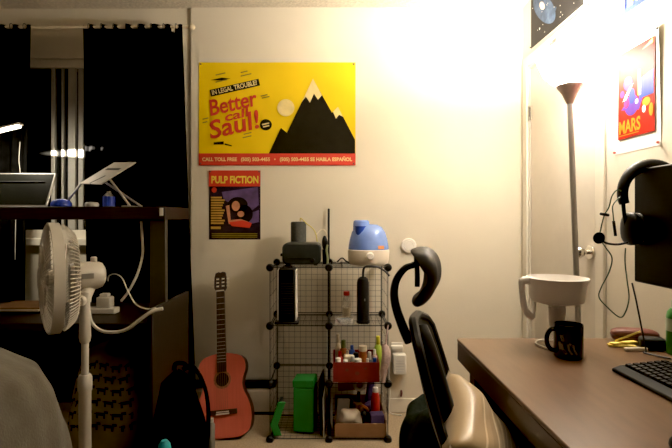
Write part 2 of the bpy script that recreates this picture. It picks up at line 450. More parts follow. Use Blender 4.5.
# blue cap, bottle, round puck on the shelf
cp = MB(); cp.lathe([(.040, 0), (.047, .006), (.046, .020), (.036, .034), (.015, .040), (0, .041)], 24, c=(-1.335, 2.30, SZ1))
tag(obj('round_tin', cp, 'cobalt'), 'cobalt blue round tin lying beside the tablet', 'tin')
bt = thing('blue_bottle', 'small clear bottle with a blue stripe under the tilted stand', 'bottle', (-1.125, 2.35, SZ1))
obj('bottle_body', MB().lathe([(.026, 0), (.028, .004), (.028, .055), (.016, .068), (.011, .072), (.011, .082)], 20, c=(-1.125, 2.35, SZ1)), 'clear_plastic', bt)
obj('stripe', MB().lathe([(.0285, .006), (.0285, .054)], 20, c=(-1.125, 2.35, SZ1)).bb((-1.13, 2.32, SZ1 + .006), (-1.118, 2.326, SZ1 + .056)), 'cobalt', bt)
tag(obj('puck', MB().lathe([(.026, 0), (.032, .005), (.032, .018), (.026, .024), (0, .026)], 24, c=(-1.185, 2.30, SZ1)), 'lens_grey'), 'small grey round puck left of the little bottle', 'puck')
# LED desk lamp
ll = thing('led_desk_lamp', 'slim glowing desk lamp reaching in at the left edge over the tablet', 'lamp', (-1.84, 2.45, SZ1))
lr = Euler((0, -.27, .1)).to_matrix()
hd = (-1.695, 2.40, 1.634)
obj('lamp_head', MB().box((hd[0], hd[1], hd[2] + .010), (.19, .040, .012), R=lr), 'silver_matte', ll, bevel=.004)
obj('light_strip', MB().box((hd[0], hd[1] - .003, hd[2]), (.176, .036, .012), R=lr), 'led_glow', ll, bevel=.003)
obj('arm', MB().tube([(-1.785, 2.40, 1.630), (-1.81, 2.42, 1.61), (-1.83, 2.45, 1.50), (-1.84, 2.45, SZ1 + .02)], .008, 8, 5), 'silver', ll)
obj('base', MB().lathe([(.075, 0), (.075, .012), (.02, .020), (.012, .03)], 28, c=(-1.84, 2.45, SZ1)), 'silver', ll)
tag(obj('lamp_cord', MB().tube([at(20, 142, 2.66), at(19, 160, 2.66), at(20, 175, 2.655), (-1.79, 2.645, SZ1 + .02), (-1.79, 2.635, .95)], .0018, 6, 6), 'white_cord'), 'thin white cord hanging behind the tablet by the left curtain', 'cord')

# worktop things
tag(obj('power_strip', MB().bb((-1.24, 2.21, .73), (-1.03, 2.265, .758)), 'white_plastic', bevel=.006), 'white power strip lying on the lower desk behind the fan', 'power strip')
ad = thing('power_adapter', 'white power adapter plugged upright in the power strip', 'adapter', (-1.09, 2.24, .758))
obj('body', MB().bb((-1.123, 2.215, .759), (-1.055, 2.262, .81)), 'white_plastic', ad, bevel=.006)
obj('cap', MB().bb((-1.11, 2.222, .81), (-1.07, 2.255, .825)), 'white_plastic', ad, bevel=.004)
def cord(pts, r, k, label, cat='cord', name='cord', sm=6):
    return tag(obj(name, MB().tube(pts, r, 6, sm), k), label, cat)
cord([at(141, 221, 2.24), at(142, 235, 2.24), at(142.5, 255, 2.22), at(137, 275, 2.20), at(128, 292, 2.19), at(121, 301, 2.19)], .0065, 'white_cord', 'thick white cord hanging under the riser shelf down to the strip')
cord([at(108, 281, 2.235), at(109, 276, 2.22), at(115, 274, 2.2), at(122, 278, 2.18), at(127, 289, 2.13), at(134, 302, 2.08), at(140, 307, 2.06), at(148, 309, 2.05), at(156, 308, 2.05)], .0032, 'white_cord', 'thin looped grey-white cord rising from the adapter')
cord([at(89, 311, 2.00), at(92, 323, 1.99), at(102, 331, 1.99), at(117, 332, 1.99), at(129, 328, 1.99), at(142, 318, 1.99), at(153, 311, 1.995), at(163, 308.5, 2.0)], .0075, 'white_cord', 'thick white cord looping below the desk edge beside the fan')
for k, (z, r, wd) in enumerate(((0, .05, .26), (.010, -.03, .25), (.020, .02, .24))):
    names = ['lowest dark-covered book of the small stack left of the fan', 'middle cream book of the small stack left of the fan', 'topmost tan paper booklet of the small stack left of the fan']
    b = MB().box((-1.52, 2.32, WT + .0005 + z + .0047), (wd, .19, .0092), R=Euler((0, 0, r)).to_matrix())
    tag(obj('book', b, ['screen_dark', 'paper', 'cardboard'][k], bevel=.002), names[k], 'book', 'books stacked on the left desk')

# ---------------------------------------------------------------- floor fan
FY = 1.8
FX = (85 - CX) * FY / F
fan = thing('pedestal_fan', 'white pedestal fan seen side-on in front of the left desk', 'fan', (FX, FY, 0))
fb = MB(); fb.lathe([(.20, 0), (.205, .012), (.19, .028), (.06, .045), (.035, .07), (.03, .09)], 40, c=(FX, FY, 0))
obj('base', fb, 'fan_plastic', fan)
obj('lower_pole', MB().lathe([(.0225, .08), (.0225, .52), (.026, .525), (.026, .572), (.020, .585)], 20, c=(FX, FY, 0)), 'fan_plastic', fan)
obj('upper_pole', MB().lathe([(.0135, .57), (.0135, .705), (.019, .712), (.022, .73), (.020, .78), (.018, .86), (.015, .875)], 20, c=(FX, FY, 0)), 'fan_plastic', fan)
ax = Vector((-.80, -.597, 0)).normalized(); side = Vector((-ax.y, ax.x, 0)); side = Vector((0, 0, 1)).cross(ax)
HC = at(53, 278, FY - .02)      # grille middle
Tf = Matrix((( ax.x, side.x, 0, HC.x), (ax.y, side.y, 0, HC.y), (0, 0, 1, HC.z), (0, 0, 0, 1)))   # local x = blow direction
Tl = Tf @ Matrix.Rotation(PI / 2, 4, 'Y')   # lathe axis z -> +x
RF = .207
def ringpts(r, x, n=48): return [Tf @ Vector((x, r * math.cos(2 * PI * k / n), r * math.sin(2 * PI * k / n))) for k in range(n + 1)]
rim = MB(); rim.lathe([(RF - .006, -.018), (RF + .003, -.018), (RF + .004, .018), (RF - .006, .018), (RF - .006, -.018)], 48, Tl)
obj('grille_rim', rim, 'fan_plastic', fan)
def cage(x_of_r, name, rs, n=56, hub=.04, wr=.0016):
    mb = MB()
    for k in range(n):
        a = 2 * PI * k / n
        mb.tube([Tf @ Vector((x_of_r(r), r * math.cos(a), r * math.sin(a))) for r in rs], wr, 4)
    mb.tube(ringpts(hub, x_of_r(hub)), .003, 6)
    mb.tube(ringpts((rs[-1] + hub) * .55, x_of_r((rs[-1] + hub) * .55)), .002, 5)
    return obj(name, mb, 'fan_plastic', fan)
cage(lambda r: .018 + .026 * (1 - (r / RF) ** 2) ** .6, 'front_grille', [.03, .08, .12, .16, .19, RF - .003], 72)
def xb(r):
    t = r / RF
    return -.018 - .052 * min(1, (1 - t) / .18) ** .6
cage(xb, 'rear_grille', [.04, .09, .13, .155, .165, .175, .185, .195, .203], 84, .05, .002)
obj('badge', MB().lathe([(.044, .040), (.044, .046), (.035, .050), (0, .051)], 28, Tl), 'fan_plastic', fan)
for k in range(3):
    def fn(u, v, k=k):
        r = .03 + .155 * u; a = 2 * PI * k / 3 + (v - .5) * (1.5 - .35 * u) + .3 * u
        return Tf @ Vector((-.012 + (.5 - v) * .04, r * math.cos(a), r * math.sin(a)))
    obj('blade', MB().grid(fn, 8, 8), 'white_plastic', fan, solid=.003)
obj('blade_hub', MB().lathe([(.034, -.04), (.034, .016), (.02, .026), (0, .028)], 24, Tl), 'white_plastic', fan)
mt = MB(); mt.lathe([(.048, -.056), (.054, -.066), (.056, -.10), (.055, -.150), (.048, -.170), (.031, -.180), (0, -.183)], 32, Tl)
mo = obj('motor_housing', mt, 'fan_plastic', fan)
obj('oscillation_knob', MB().lathe([(.010, 0), (.012, .004), (.012, .018), (.008, .021)], 16, c=Tf @ Vector((-.140, 0, .053))), 'fan_plastic', mo)
pp = Tf @ Vector((-.14, .062, .004))
obj('rating_label', MB().box((-.110, -.0555 if (Tf.to_3x3() @ Vector((0, 1, 0))).y > 0 else .0555, .004), (.042, .004, .020), T=Tf), 'grey_button', mo)['label'] = 'grey label plate on the motor side'
obj('neck', MB().tube([(FX, FY, .862), (FX, FY, .885), Tf @ Vector((-.125, 0, -.048))], [.021, .024, .022], 14), 'fan_plastic', fan)
kn = Vector((FX, FY - .03, .872))
obj('tilt_knob', MB().lathe([(.017, -.012), (.020, -.008), (.020, .008), (.017, .012)], 18, Tm(kn, PI / 2, 0, 0)), 'fan_plastic', fan)

# ---------------------------------------------------------------- blanket mound
def mound(u, v):
    a = 2 * PI * u
    n = 2.6
    ca, sa = math.cos(a), math.sin(a)
    rr = (abs(ca) ** n + abs(sa) ** n) ** (-1 / n)
    prof = [(0, .02), (.02, .0), (.30, 0.0), (.56, .03), (.70, .09), (.78, .20), (.818, .42), (.828, .7), (.83, 1.0)]
    t = v * (len(prof) - 1); i = min(int(t), len(prof) - 2); t -= i
    z = prof[i][0] * (1 - t) + prof[i + 1][0] * t; ins = prof[i][1] * (1 - t) + prof[i + 1][1] * t
    hang = max(0, 1 - z / .75)
    fold = hang * (.060 * math.sin(11 * a + 1.5 * math.sin(3 * a)) + .028 * math.sin(23 * a + 2)) + .016 * math.sin(7 * a + 9 * z) + .012 * math.sin(15 * a - 5 * z)
    k = (1 - ins) * (1 + .05 * hang) + fold * (1 - ins)
    X = -1.115 + .375 * rr * ca * k; Y = 1.22 + .28 * rr * sa * k
    z += .014 * math.sin(13 * X + 7 * Y) * (1 - hang) * (z > .1) - .03 * (X + 1.12) * (z > .6)
    return (X, Y, max(z, .002))
tag(obj('blanket', MB().grid(mound, 120, 40, cu=True), 'blanket', sharp=80, sub=1), 'grey-brown blanket draped over a rounded hump in the lower left corner', 'blanket')

# ---------------------------------------------------------------- printed laundry bag, backpack
def sack(cx, cy, w, d, h, seed, top=.75):
    rnd = random.Random(seed); ph = [rnd.random() * 6 for _ in range(6)]
    def fn(u, v):
        a = 2 * PI * u; n = 3
        ca, sa = math.cos(a), math.sin(a); rr = (abs(ca) ** n + abs(sa) ** n) ** (-1 / n)
        z = h * v
        k = (.86 + .26 * math.sin(PI * min(1, v * 1.1) ** .8)) * (1 - (1 - top) * max(0, v - .5) / .5)
        if v > .92: k *= 1 - .9 * ((v - .92) / .08) ** 1.3
        if v < .06: k *= .75 + .25 * v / .06
        k *= 1 + .035 * math.sin(3 * a + ph[0] + 4 * v) + .03 * math.sin(5 * a - 9 * v + ph[1])
        return (cx + w / 2 * rr * ca * k * .93, cy + d / 2 * rr * sa * k * .93, max(.001, z + .012 * math.sin(4 * a + ph[2]) * v))
    return fn
bagc = (-1.07, 2.27)
fnb = sack(bagc[0], bagc[1], .335, .28, .585, 3, .86)
bp = MB().grid(fnb, 72, 36, cu=True); bp.mi = 1
for r in range(6):
    for c in range(5):
        u = .60 + .065 * c + (.032 if r % 2 else 0); v = .40 + .09 * r
        if v > .9: continue
        def L(du, dv, u=u, v=v):
            p = Vector(fnb(u + du, v + dv)); o = (p - Vector((bagc[0], bagc[1], p.z))).normalized()
            return p + o * .0025
        for (x0, y0, x1, y1) in ((-.020, -.008, .018, .016), (-.020, -.030, -.012, -.008), (.010, -.030, .018, -.008), (.014, .010, .030, .030), (-.027, .004, -.018, .012)):
            bp.add([L(x0, y0), L(x1, y0), L(x1, y1), L(x0, y1)], [(0, 1, 2, 3)])
lb = obj('printed_bag', bp, ['bag_cream', 'bag_print'], sharp=80)
tag(lb, 'cream cloth bag with rows of dark animal prints under the left desk', 'bag')
pk = thing('backpack', 'black backpack slumped on the floor left of the guitar', 'backpack', (-.645, 1.92, 0))
obj('pack_body', MB().grid(sack(-.640, 1.92, .225, .20, .555, 5, .58), 56, 26, cu=True), 'black_cloth', pk, sharp=80)
obj('front_pocket', MB().ell((-.655, 1.83, .20), (.085, .05, .14), e=.7), 'black_cloth', pk)
obj('shoulder_strap', MB().tube([(-.62, 1.93, .56), (-.585, 1.95, .57), (-.545, 1.97, .49), (-.528, 1.98, .38), (-.530, 1.97, .25), (-.55, 1.95, .10)], .020, 8, 5, flat=.4), 'black_cloth', pk)
obj('haul_loop', MB().tube([(-.655, 1.93, .56), (-.648, 1.93, .585), (-.612, 1.93, .585), (-.605, 1.93, .56)], .009, 6, 5), 'black_cloth', pk)
db = thing('drinking_bottle', 'dark drinking bottle with a turquoise top before the black backpack', 'bottle', (-.625, 1.735, 0))
obj('bottle_body', MB().lathe([(.028, 0), (.030, .005), (.030, .295), (.024, .315)], 24, c=(-.625, 1.735, 0)), 'black_cloth', db)
obj('bottle_cap', MB().lathe([(.023, .315), (.024, .33), (.021, .348), (.011, .362), (0, .364)], 24, c=(-.625, 1.735, 0)), 'turquoise', db)
wb = thing('water_bottle', 'pale slim bottle tucked between the backpack and the guitar', 'bottle', (-.585, 2.25, 0))
obj('bottle_body', MB().lathe([(.015, 0), (.017, .005), (.017, .19), (.010, .205)], 18, c=(-.585, 2.25, 0)), 'grey_button', wb)
obj('bottle_cap', MB().lathe([(.011, .205), (.011, .222), (0, .223)], 16, c=(-.585, 2.25, 0)), 'lens_grey', wb)

# ---------------------------------------------------------------- guitar
gz = Vector((-.088, .285, .845)).normalized(); gy = Vector((0, 1, 0)); gx = gy.cross(gz).normalized(); gy = gz.cross(gx).normalized()
gR = Matrix((gx, gy, gz)).transposed()
gl = Vector((-.582, 2.49, .012))
gt = thing('acoustic_guitar', 'salmon red classical guitar leaning against the wall beside the wire cubes', 'guitar', gl, gR.to_euler())
hw = [(0, .06), (.006, .10), (.03, .137), (.07, .151), (.11, .154), (.15, .150), (.19, .136), (.23, .117), (.265, .109), (.295, .113), (.33, .126), (.362, .131), (.395, .123), (.418, .100), (.431, .06), (.437, .028)]
P3, _ = spline([Vector((b, a, 0)) for a, b in hw], [0] * len(hw), 4)
out = [(p.x, p.y) for p in P3] + [(-p.x, p.y) for p in reversed(P3)]
TG = Matrix(((1, 0, 0, 0), (0, 0, 1, 0), (0, 1, 0, 0), (0, 0, 0, 1)))     # prism (x,y,h) -> (x,h,z)
g = lambda nm, mb, k, par=None, **kw: obj(nm, mb, k, par or gt, world=False, **kw)
g('body', MB().prism(out, .003, .085, TG), 'guitar_side', bevel=.004)
g('soundboard', MB().prism(out, 0, .003, TG), 'salmon_top')
hz = .297
def ringprism(mb, r0, r1, d0, d1, c, n=40):
    prof = [(r0, d0), (r1, d0), (r1, d1), (r0, d1), (r0, d0)]
    return mb.lathe(prof, n, TG, c=(0, c, 0))
g('rosette', ringprism(MB(), .036, .048, 0, -.0012, hz), 'tan_rosette')
g('sound_hole', MB().lathe([(.0365, 0), (.0365, -.0008)], 36, TG, c=(0, hz, 0)), 'hole_dark')
br = g('bridge', MB().bb((-.078, -.010, .117), (.078, 0, .143)), 'rosewood', bevel=.003)
g('saddle', MB().bb((-.034, -.0135, .130), (.034, -.010, .135)), 'ivory', br)
g('tie_block', MB().bb((-.036, -.0125, .118), (.036, -.010, .126)), 'ivory', br)
nk = g('neck', MB().prism([(-.024, .425), (.024, .425), (.022, .787), (-.022, .787)], -.003, .020, TG), 'neck_wood', bevel=.005)
fbm = MB().prism([(-.026, hz + .040), (.026, hz + .040), (.0225, .787), (-.0225, .787)], -.008, -.0012, TG)
fo = g('fretboard', fbm, 'rosewood', nk)
sc = .787 - .132
for i in range(1, 17):
    zf = .787 - sc * (1 - 2 ** (-i / 12))
    if zf < hz + .045: break
    g('fret', MB().bb((-.0235, -.0095, zf - .0012), (.0235, -.008, zf + .0012)), 'silver_matte', fo)
g('nut', MB().bb((-.024, -.012, .787), (.024, 0, .793)), 'ivory', nk)
hs = MB(); TH = Matrix.Translation((0, -.004, .790)) @ Matrix.Rotation(math.radians(-8), 4, 'X')
hp = [(-.026, 0), (.026, 0), (.034, .015), (.034, .085), (.030, .112), (.012, .118), (0, .114), (-.012, .118), (-.030, .112), (-.034, .085), (-.034, .015)]
def slotted(mb):
    # slotted headstock: rails, centre and ends
    for (x0, x1) in ((-.034, -.024), (-.008, .008), (.024, .034)): mb.bb((x0, -.0, .018), (x1, .016, .085), TH)
    mb.prism([(-.026, 0), (.026, 0), (.034, .018), (-.034, .018)], 0, .016, TH @ TG)
    mb.prism([(-.034, .085), (.034, .085), (.030, .112), (.012, .118), (0, .113), (-.012, .118), (-.030, .112)], 0, .016, TH @ TG)
    mb.bb((-.024, .012, .018), (-.008, .016, .085), TH); mb.bb((.008, .012, .018), (.024, .016, .085), TH)
slotted(hs)
ho = g('headstock', hs, 'rosewood', bevel=.0015)
for sx in (-1, 1):
    for k in range(3):
        zz = .030 + .022 * k
        tm = MB(); tm.tube([TH @ Vector((sx * .008, .005, zz)), TH @ Vector((sx * .024, .005, zz))], .0045, 8)
        g('tuner_roller', tm, 'ivory', ho)
        tm = MB(); tm.tube([TH @ Vector((sx * .034, .008, zz)), TH @ Vector((sx * .041, .010, zz))], .002, 6); tm.box((sx * .045, .010, zz), (.008, .006, .011), TH)
        g('tuner_button', tm, 'ivory', ho)
for k in range(6):
    xb_, xt_ = -.029 + .0116 * k, -.018 + .0072 * k
    g('string', MB().tube([(xb_, -.014, .132), (xt_, -.0125, .790)], .0006, 4), 'neck_wood')

# ---------------------------------------------------------------- baseboard heater
bh = thing('baseboard_heater', 'beige baseboard heater along the wall behind the guitar', 'heater', (-.6, 2.83, 0))
obj('cover', MB().prism([(0, .02), (-.050, .02), (-.055, .10), (-.050, .145), (-.012, .175), (0, .175)], -.86, -.345, Matrix(((0, 0, 1, 0), (1, 0, 0, WY - .001), (0, 1, 0, 0), (0, 0, 0, 1)))), 'beige_metal', bh, bevel=.003)
obj('top_slot', MB().bb((-.86, WY - .046, .165), (-.345, WY - .002, .198)), 'satin_black', bh)
obj('lower_gap', MB().bb((-.86, WY - .045, 0), (-.345, WY - .001, .02)), 'satin_black', bh)

# ---------------------------------------------------------------- wire cube shelf
QX = [-.334, -.0215, .291]; QZ = [.012, .306, .613, .922]; QY = [2.48, 2.785]
PXW, PH, PD = .3125, .302, .305
cube = thing('wire_cube_shelf', 'black wire grid cube shelf, two columns by three rows, against the wall', 'shelf', (-.0215, 2.63, 0))
def wpanel(w, h, n=9):
    mb = MB(); r = .0012
    for k in range(1, n):
        mb.box((-w / 2 + w * k / n, 0, 0), (r * 1.25, r * 1.25, h)); mb.box((0, r * .6, -h / 2 + h * k / n), (w, r * 1.25, r * 1.25))
    for s in (-1, 1):
        mb.box((s * w / 2, 0, 0), (.004, .004, h)); mb.box((0, 0, s * h / 2), (w, .004, .004))
    return mb
pw = .296
p0 = obj('grid_panel', wpanel(PXW - .010, PH - .010), 'black_wire', cube, world=False)
def put(p, loc, rot, first=[True]):
    if first[0]: o = p; first[0] = False
    else: o = p.copy(); C.objects.link(o); o.parent = cube
    o.location = Vector(loc) - LOC[cube.name]; o.rotation_euler = rot
    return o
xm = [(QX[i] + QX[i + 1]) / 2 for i in range(2)]; zm = [(QZ[i] + QZ[i + 1]) / 2 for i in range(3)]; ym = sum(QY) / 2
for i in range(2):
    for j in range(3): put(p0, (xm[i], QY[1], zm[j]), (0, 0, 0))
ps = obj('grid_panel', wpanel(PXW - .014, PH - .010, 4), 'black_wire', cube, world=False); fs_ = [True]
for i in range(3):
    for j in range(3): put(ps, (QX[i], ym, zm[j]), (0, 0, PI / 2), fs_)
for i, j in ((0, 0), (1, 0), (1, 1), (0, 2), (1, 2), (0, 3), (1, 3)): put(p0, (xm[i], ym, QZ[j]), (PI / 2, 0, 0))
cn = MB()
Tcn = Tm((0, 0, 0), PI / 2, 0, 0)
cn.lathe([(0, -.017), (.015, -.016), (.020, -.010), (.0215, 0), (.020, .010), (.015, .016), (0, .017)], 20, Tcn)
for a in range(4): cn.box((.010 * math.cos(a * PI / 2), 0, .010 * math.sin(a * PI / 2)), (.016, .028, .014))
c0 = obj('connector', cn, 'black_plastic', cube, world=False)
firstc = True
for x in QX:
    for z in QZ:
        for y in QY:
            o = c0 if firstc else c0.copy()
            if not firstc: C.objects.link(o); o.parent = cube
            firstc = False
            o.location = Vector((x, y, z)) - LOC[cube.name]
def shelfz(j): return QZ[j] + .0035
TOP = shelfz(3)
# toaster-like radio on the top left
rd = thing('toaster', 'black rounded toaster on top of the wire cubes, left side', 'toaster', (-.165, 2.61, TOP))
def rbox(cx, cy, w, d, z0, z1, r=.03, n=6):
    pts = []
    for (sx, sz, a0) in ((1, 1, 0), (-1, 1, 90), (-1, -1, 180), (1, -1, 270)):
        for k in range(n + 1):
            a = math.radians(a0 + 90 * k / n); pts.append((cx + sx * (w / 2 - r) + r * math.cos(a), (z0 + z1) / 2 + sz * ((z1 - z0) / 2 - r) + r * math.sin(a)))
    return pts
TXZ = Matrix(((1, 0, 0, 0), (0, 0, 1, 0), (0, 1, 0, 0), (0, 0, 0, 1)))
X0, X1 = (282 - CX) * 2.53 / F, (321 - CX) * 2.53 / F
obj('shell', MB().prism(rbox((X0 + X1) / 2, 0, X1 - X0, .1, TOP + .006, TOP + .123, .028), 2.535, 2.685, TXZ), 'toaster_grey', rd, bevel=.008, bseg=3)
obj('front_seam', MB().bb((X0 + .03, 2.531, TOP + .038), (X1 - .03, 2.535, TOP + .042)), 'black_plastic', rd)
obj('lever', MB().box((X0 - .006, 2.60, TOP + .055), (.02, .03, .016)), 'black_plastic', rd, bevel=.004)
obj('dial', MB().lathe([(.012, 0), (.012, .010), (.009, .013)], 18, Tm((X1 - .045, 2.535, TOP + .03), PI / 2, 0, 0)), 'satin_black', rd)
fe = MB()
for x in (X0 + .03, X1 - .03):
    for y in (2.56, 2.66): fe.lathe([(.011, 0), (.011, .008)], 12, c=(x, y, TOP))
obj('rubber_feet', fe, 'black_plastic', rd)
sp = thing('cylinder_speaker', 'dark grey cylinder speaker standing behind the black toaster', 'speaker', (-.19, 2.735, TOP))
sx_, sy_ = (298.5 - CX) * 2.735 / F, 2.735
ztop = EYE - 5 * 2.735 / F
obj('fabric_body', MB().lathe([(.043, .0), (.045, .004), (.045, ztop - TOP - .006), (.042, ztop - TOP)], 32, c=(sx_, sy_, TOP)), 'speaker_fabric', sp)
obj('top_cap', MB().lathe([(.040, 0), (.040, .002), (.0, .003)], 32, c=(sx_, sy_, ztop)), 'satin_black', sp)
cord([Vector((sx_ + .01, sy_, ztop + .006)), Vector((sx_ + .015, sy_ - .01, ztop + .022)), at(306, 223, 2.72), at(314, 230, 2.72), at(317, 240, 2.72), at(318, 262, 2.73)], .0036, 'yellow_cord', 'pale yellow cord draped over the grey cylinder speaker')
cord([at(316, 235, 2.74), at(321, 230, 2.76), at(325, 231, 2.76), at(327, 238, 2.75), at(326, 262, 2.74)], .003, 'cream_plastic', 'thin cream cord arching beside the tall black stick')
br = thing('hairbrush', 'black brush standing upright between the toaster and the stick', 'brush', (-.05, 2.60, TOP))
obj('handle', MB().tube([(-.046, 2.60, TOP + .003), (-.048, 2.60, TOP + .05), (-.047, 2.60, TOP + .085)], [.010, .012, .014], 12), 'black_plastic', br)
obj('head', MB().ell((-.046, 2.60, TOP + .120), (.016, .012, .042)), 'black_plastic', br)
obj('green_coil', MB().tube([(-.032, 2.595, TOP + .004), (-.030, 2.592, TOP + .04), (-.036, 2.585, TOP + .08), (-.030, 2.59, TOP + .11)], .006, 8, 4), 'green_hose', br)['label'] = 'pale green hose along the brush'
tag(obj('black_stick', MB().tube([(-.026, 2.835, 0), (-.026, 2.835, 1.235)], .0065, 10).ell((-.026, 2.835, 1.236), (.0068, .0068, .006)), 'satin_black'), 'tall thin black stick standing up behind the middle of the wire cubes', 'stick')
# humidifier
hx, hy = (368.5 - CX) * 2.60 / F, 2.60
hm = thing('humidifier', 'humidifier with translucent blue tank on white base, on the wire cubes', 'humidifier', (hx, hy, TOP))
obj('base', MB().lathe([(.098, 0), (.106, .006), (.113, .03), (.116, .07), (.115, .082), (.112, .085)], 40, c=(hx, hy, TOP), sy=.8), 'humid_white', hm)
tk = obj('tank', MB().lathe([(.112, .086), (.112, .10), (.105, .14), (.093, .18), (.074, .208), (.05, .222), (.0, .226)], 40, c=(hx, hy, TOP), sy=.8), 'tank_blue', hm)
obj('mist_column', MB().lathe([(.030, .086), (.030, .21), (.033, .214)], 24, c=(hx - .045, hy - .035, TOP)), 'tank_column', tk)
obj('nozzle', MB().lathe([(.046, .178), (.045, .225), (.043, .240), (.036, .247), (.028, .247), (.026, .236), (0, .234)], 28, c=(hx - .040, hy, TOP)), 'tank_blue', tk)
obj('dial', MB().lathe([(.021, 0), (.021, .010), (.015, .016), (0, .017)], 24, Tm((hx + .002, hy - .0915, TOP + .055), PI / 2, 0, 0)), 'white_plastic', hm)
obj('warning_sticker', MB().box((hx + .062, hy - .0735, TOP + .100), (.036, .003, .018), R=Euler((-.1, 0, .40)).to_matrix()), 'orange_sticker', hm)['label'] = 'small orange sticker low on the tank'
cord([at(337, 262, 2.66), at(342, 258, 2.65), at(346, 261, 2.63), at(351, 264, 2.58)], .004, 'black_wire', 'short black cord tangled left of the humidifier')
cord([at(333, 259, 2.7), at(338, 262.5, 2.68), at(344, 260, 2.66), at(349, 262, 2.64)], .0025, 'white_cord', 'thin white cord lying left of the humidifier base')
cord([at(363, 277, 2.50), at(364, 268, 2.46), at(370, 266, 2.455), at(378, 267, 2.455), at(385, 271, 2.46), at(389.5, 276, 2.455)], .006, 'black_wire', 'black cord arching from the tall black tower heater over the shelf front')
# left ceramic heater
Z2 = shelfz(2)
th1 = thing('tower_heater', 'black and white tower heater in the upper left wire cube', 'heater', (-.255, 2.56, Z2))
x0, x1 = (277 - CX) * 2.50 / F, (296.5 - CX) * 2.50 / F
zt = EYE - 51 * 2.5 / F
for x in (x0, x1 - .008): obj('side_panel', MB().bb((x, 2.50, Z2 + .02), (x + .008, 2.60, zt - .012)), 'white_plastic', th1, bevel=.003)
obj('body', MB().bb((x0 + .008, 2.495, Z2 + .012), (x1 - .008, 2.605, zt)), 'black_plastic', th1, bevel=.012, bseg=3)
gr = MB()
for k in range(13): gr.box(((x0 + x1) / 2, 2.493, Z2 + .06 + k * .013), (x1 - x0 - .04, .005, .004))
obj('grille', gr, 'toaster_grey', th1)
obj('foot_base', MB().bb((x0 - .014, 2.488, Z2), (x1 + .012, 2.63, Z2 + .014)), 'black_plastic', th1, bevel=.005)
obj('carry_handle', MB().tube([((x0 + x1) / 2 - .025, 2.55, zt - .004), ((x0 + x1) / 2 - .015, 2.55, zt + .008), ((x0 + x1) / 2 + .015, 2.55, zt + .008), ((x0 + x1) / 2 + .025, 2.55, zt - .004)], .004, 8, 4), 'black_plastic', th1)
# right tower
tx = (363 - CX) * 2.53 / F
th2 = thing('tower_speaker', 'tall black tower standing in the upper right wire cube', 'tower', (tx, 2.54, Z2))
zt2 = EYE - 60 * 2.53 / F
obj('body', MB().lathe([(.032, .006), (.033, .02), (.033, zt2 - Z2 - .03), (.028, zt2 - Z2 - .01), (.015, zt2 - Z2)], 28, c=(tx, 2.535, Z2)), 'satin_black', th2)
obj('base_ring', MB().lathe([(.034, 0), (.036, .004), (.034, .016)], 28, c=(tx, 2.535, Z2)), 'black_plastic', th2)
obj('button', MB().box((tx + .008, 2.5015, Z2 + .13), (.006, .005, .012)), 'grey_button', th2)
# bottle with red cap & clear tray
bx_ = (346.5 - CX) * 2.62 / F
rb = thing('red_capped_bottle', 'clear bottle with red cap in the upper right wire cube', 'bottle', (bx_, 2.62, Z2))
obj('bottle_body', MB().lathe([(.022, .0), (.024, .006), (.024, .085), (.021, .105), (.013, .12), (.013, .126)], 20, c=(bx_, 2.62, Z2 + .01)), 'clear_plastic', rb)
obj('lotion', MB().lathe([(.021, .002), (.022, .006), (.022, .055), (0, .056)], 20, c=(bx_, 2.62, Z2 + .01)), 'cream_plastic', rb)
obj('bottle_cap', MB().lathe([(.017, .126), (.018, .130), (.017, .148), (0, .149)], 16, c=(bx_, 2.62, Z2 + .01)), 'red_plastic', rb)
obj('foot_ring', MB().lathe([(.022, 0), (.022, .01)], 16, c=(bx_, 2.62, Z2)), 'clear_plastic', rb)
tray = MB(); tx0, tx1 = .01, .11
tray.bb((tx0, 2.49, Z2), (tx1, 2.58, Z2 + .003)); tray.bb((tx0, 2.49, Z2), (tx1, 2.492, Z2 + .03)); tray.bb((tx0, 2.578, Z2), (tx1, 2.58, Z2 + .03)); tray.bb((tx0, 2.49, Z2), (tx0 + .002, 2.58, Z2 + .03)); tray.bb((tx1 - .002, 2.49, Z2), (tx1, 2.58, Z2 + .03))
tag(obj('clear_tray', tray, 'clear_plastic'), 'shallow clear plastic tray at the front of the upper right wire cube', 'tray')
tag(obj('soap_packet', MB().box((.06, 2.535, Z2 + .014), (.07, .05, .02), R=Euler((0, 0, .3)).to_matrix()), 'grey_cloth', bevel=.006, bseg=3), 'small grey packet lying in the clear tray', 'packet')

# red box with toiletries
Z1 = shelfz(1)
rx0, rx1 = (333 - CX) * 2.50 / F, (379.5 - CX) * 2.50 / F
ry0, ry1 = 2.495, 2.74; rh = .105
rbx = thing('red_box', 'open dark red box packed with small bottles in the middle right cube', 'box', ((rx0 + rx1) / 2, 2.6, Z1))
m_ = MB(); t_ = .004
m_.bb((rx0, ry0, Z1), (rx1, ry1, Z1 + t_)); m_.bb((rx0, ry0, Z1 + t_), (rx1, ry0 + t_, Z1 + rh)); m_.bb((rx0, ry1 - t_, Z1 + t_), (rx1, ry1, Z1 + rh))
m_.bb((rx0, ry0 + t_, Z1 + t_), (rx0 + t_, ry1 - t_, Z1 + rh)); m_.bb((rx1 - t_, ry0 + t_, Z1 + t_), (rx1, ry1 - t_, Z1 + rh))
obj('tray', m_, 'red_box', rbx)
cr = MB()
for (u, v, r_) in ((.30, .62, .010), (.52, .45, .012), (.7, .7, .008)):
    disc(cr, rx0 + (rx1 - rx0) * u, Z1 + rh * v, r_, r_ * .8, ry0 - .0008, Matrix(((1, 0, 0, 0), (0, 0, 1, 0), (0, 1, 0, 0), (0, 0, 0, 1))))
obj('printed_spots', cr, 'redbrown_leather', rbx)
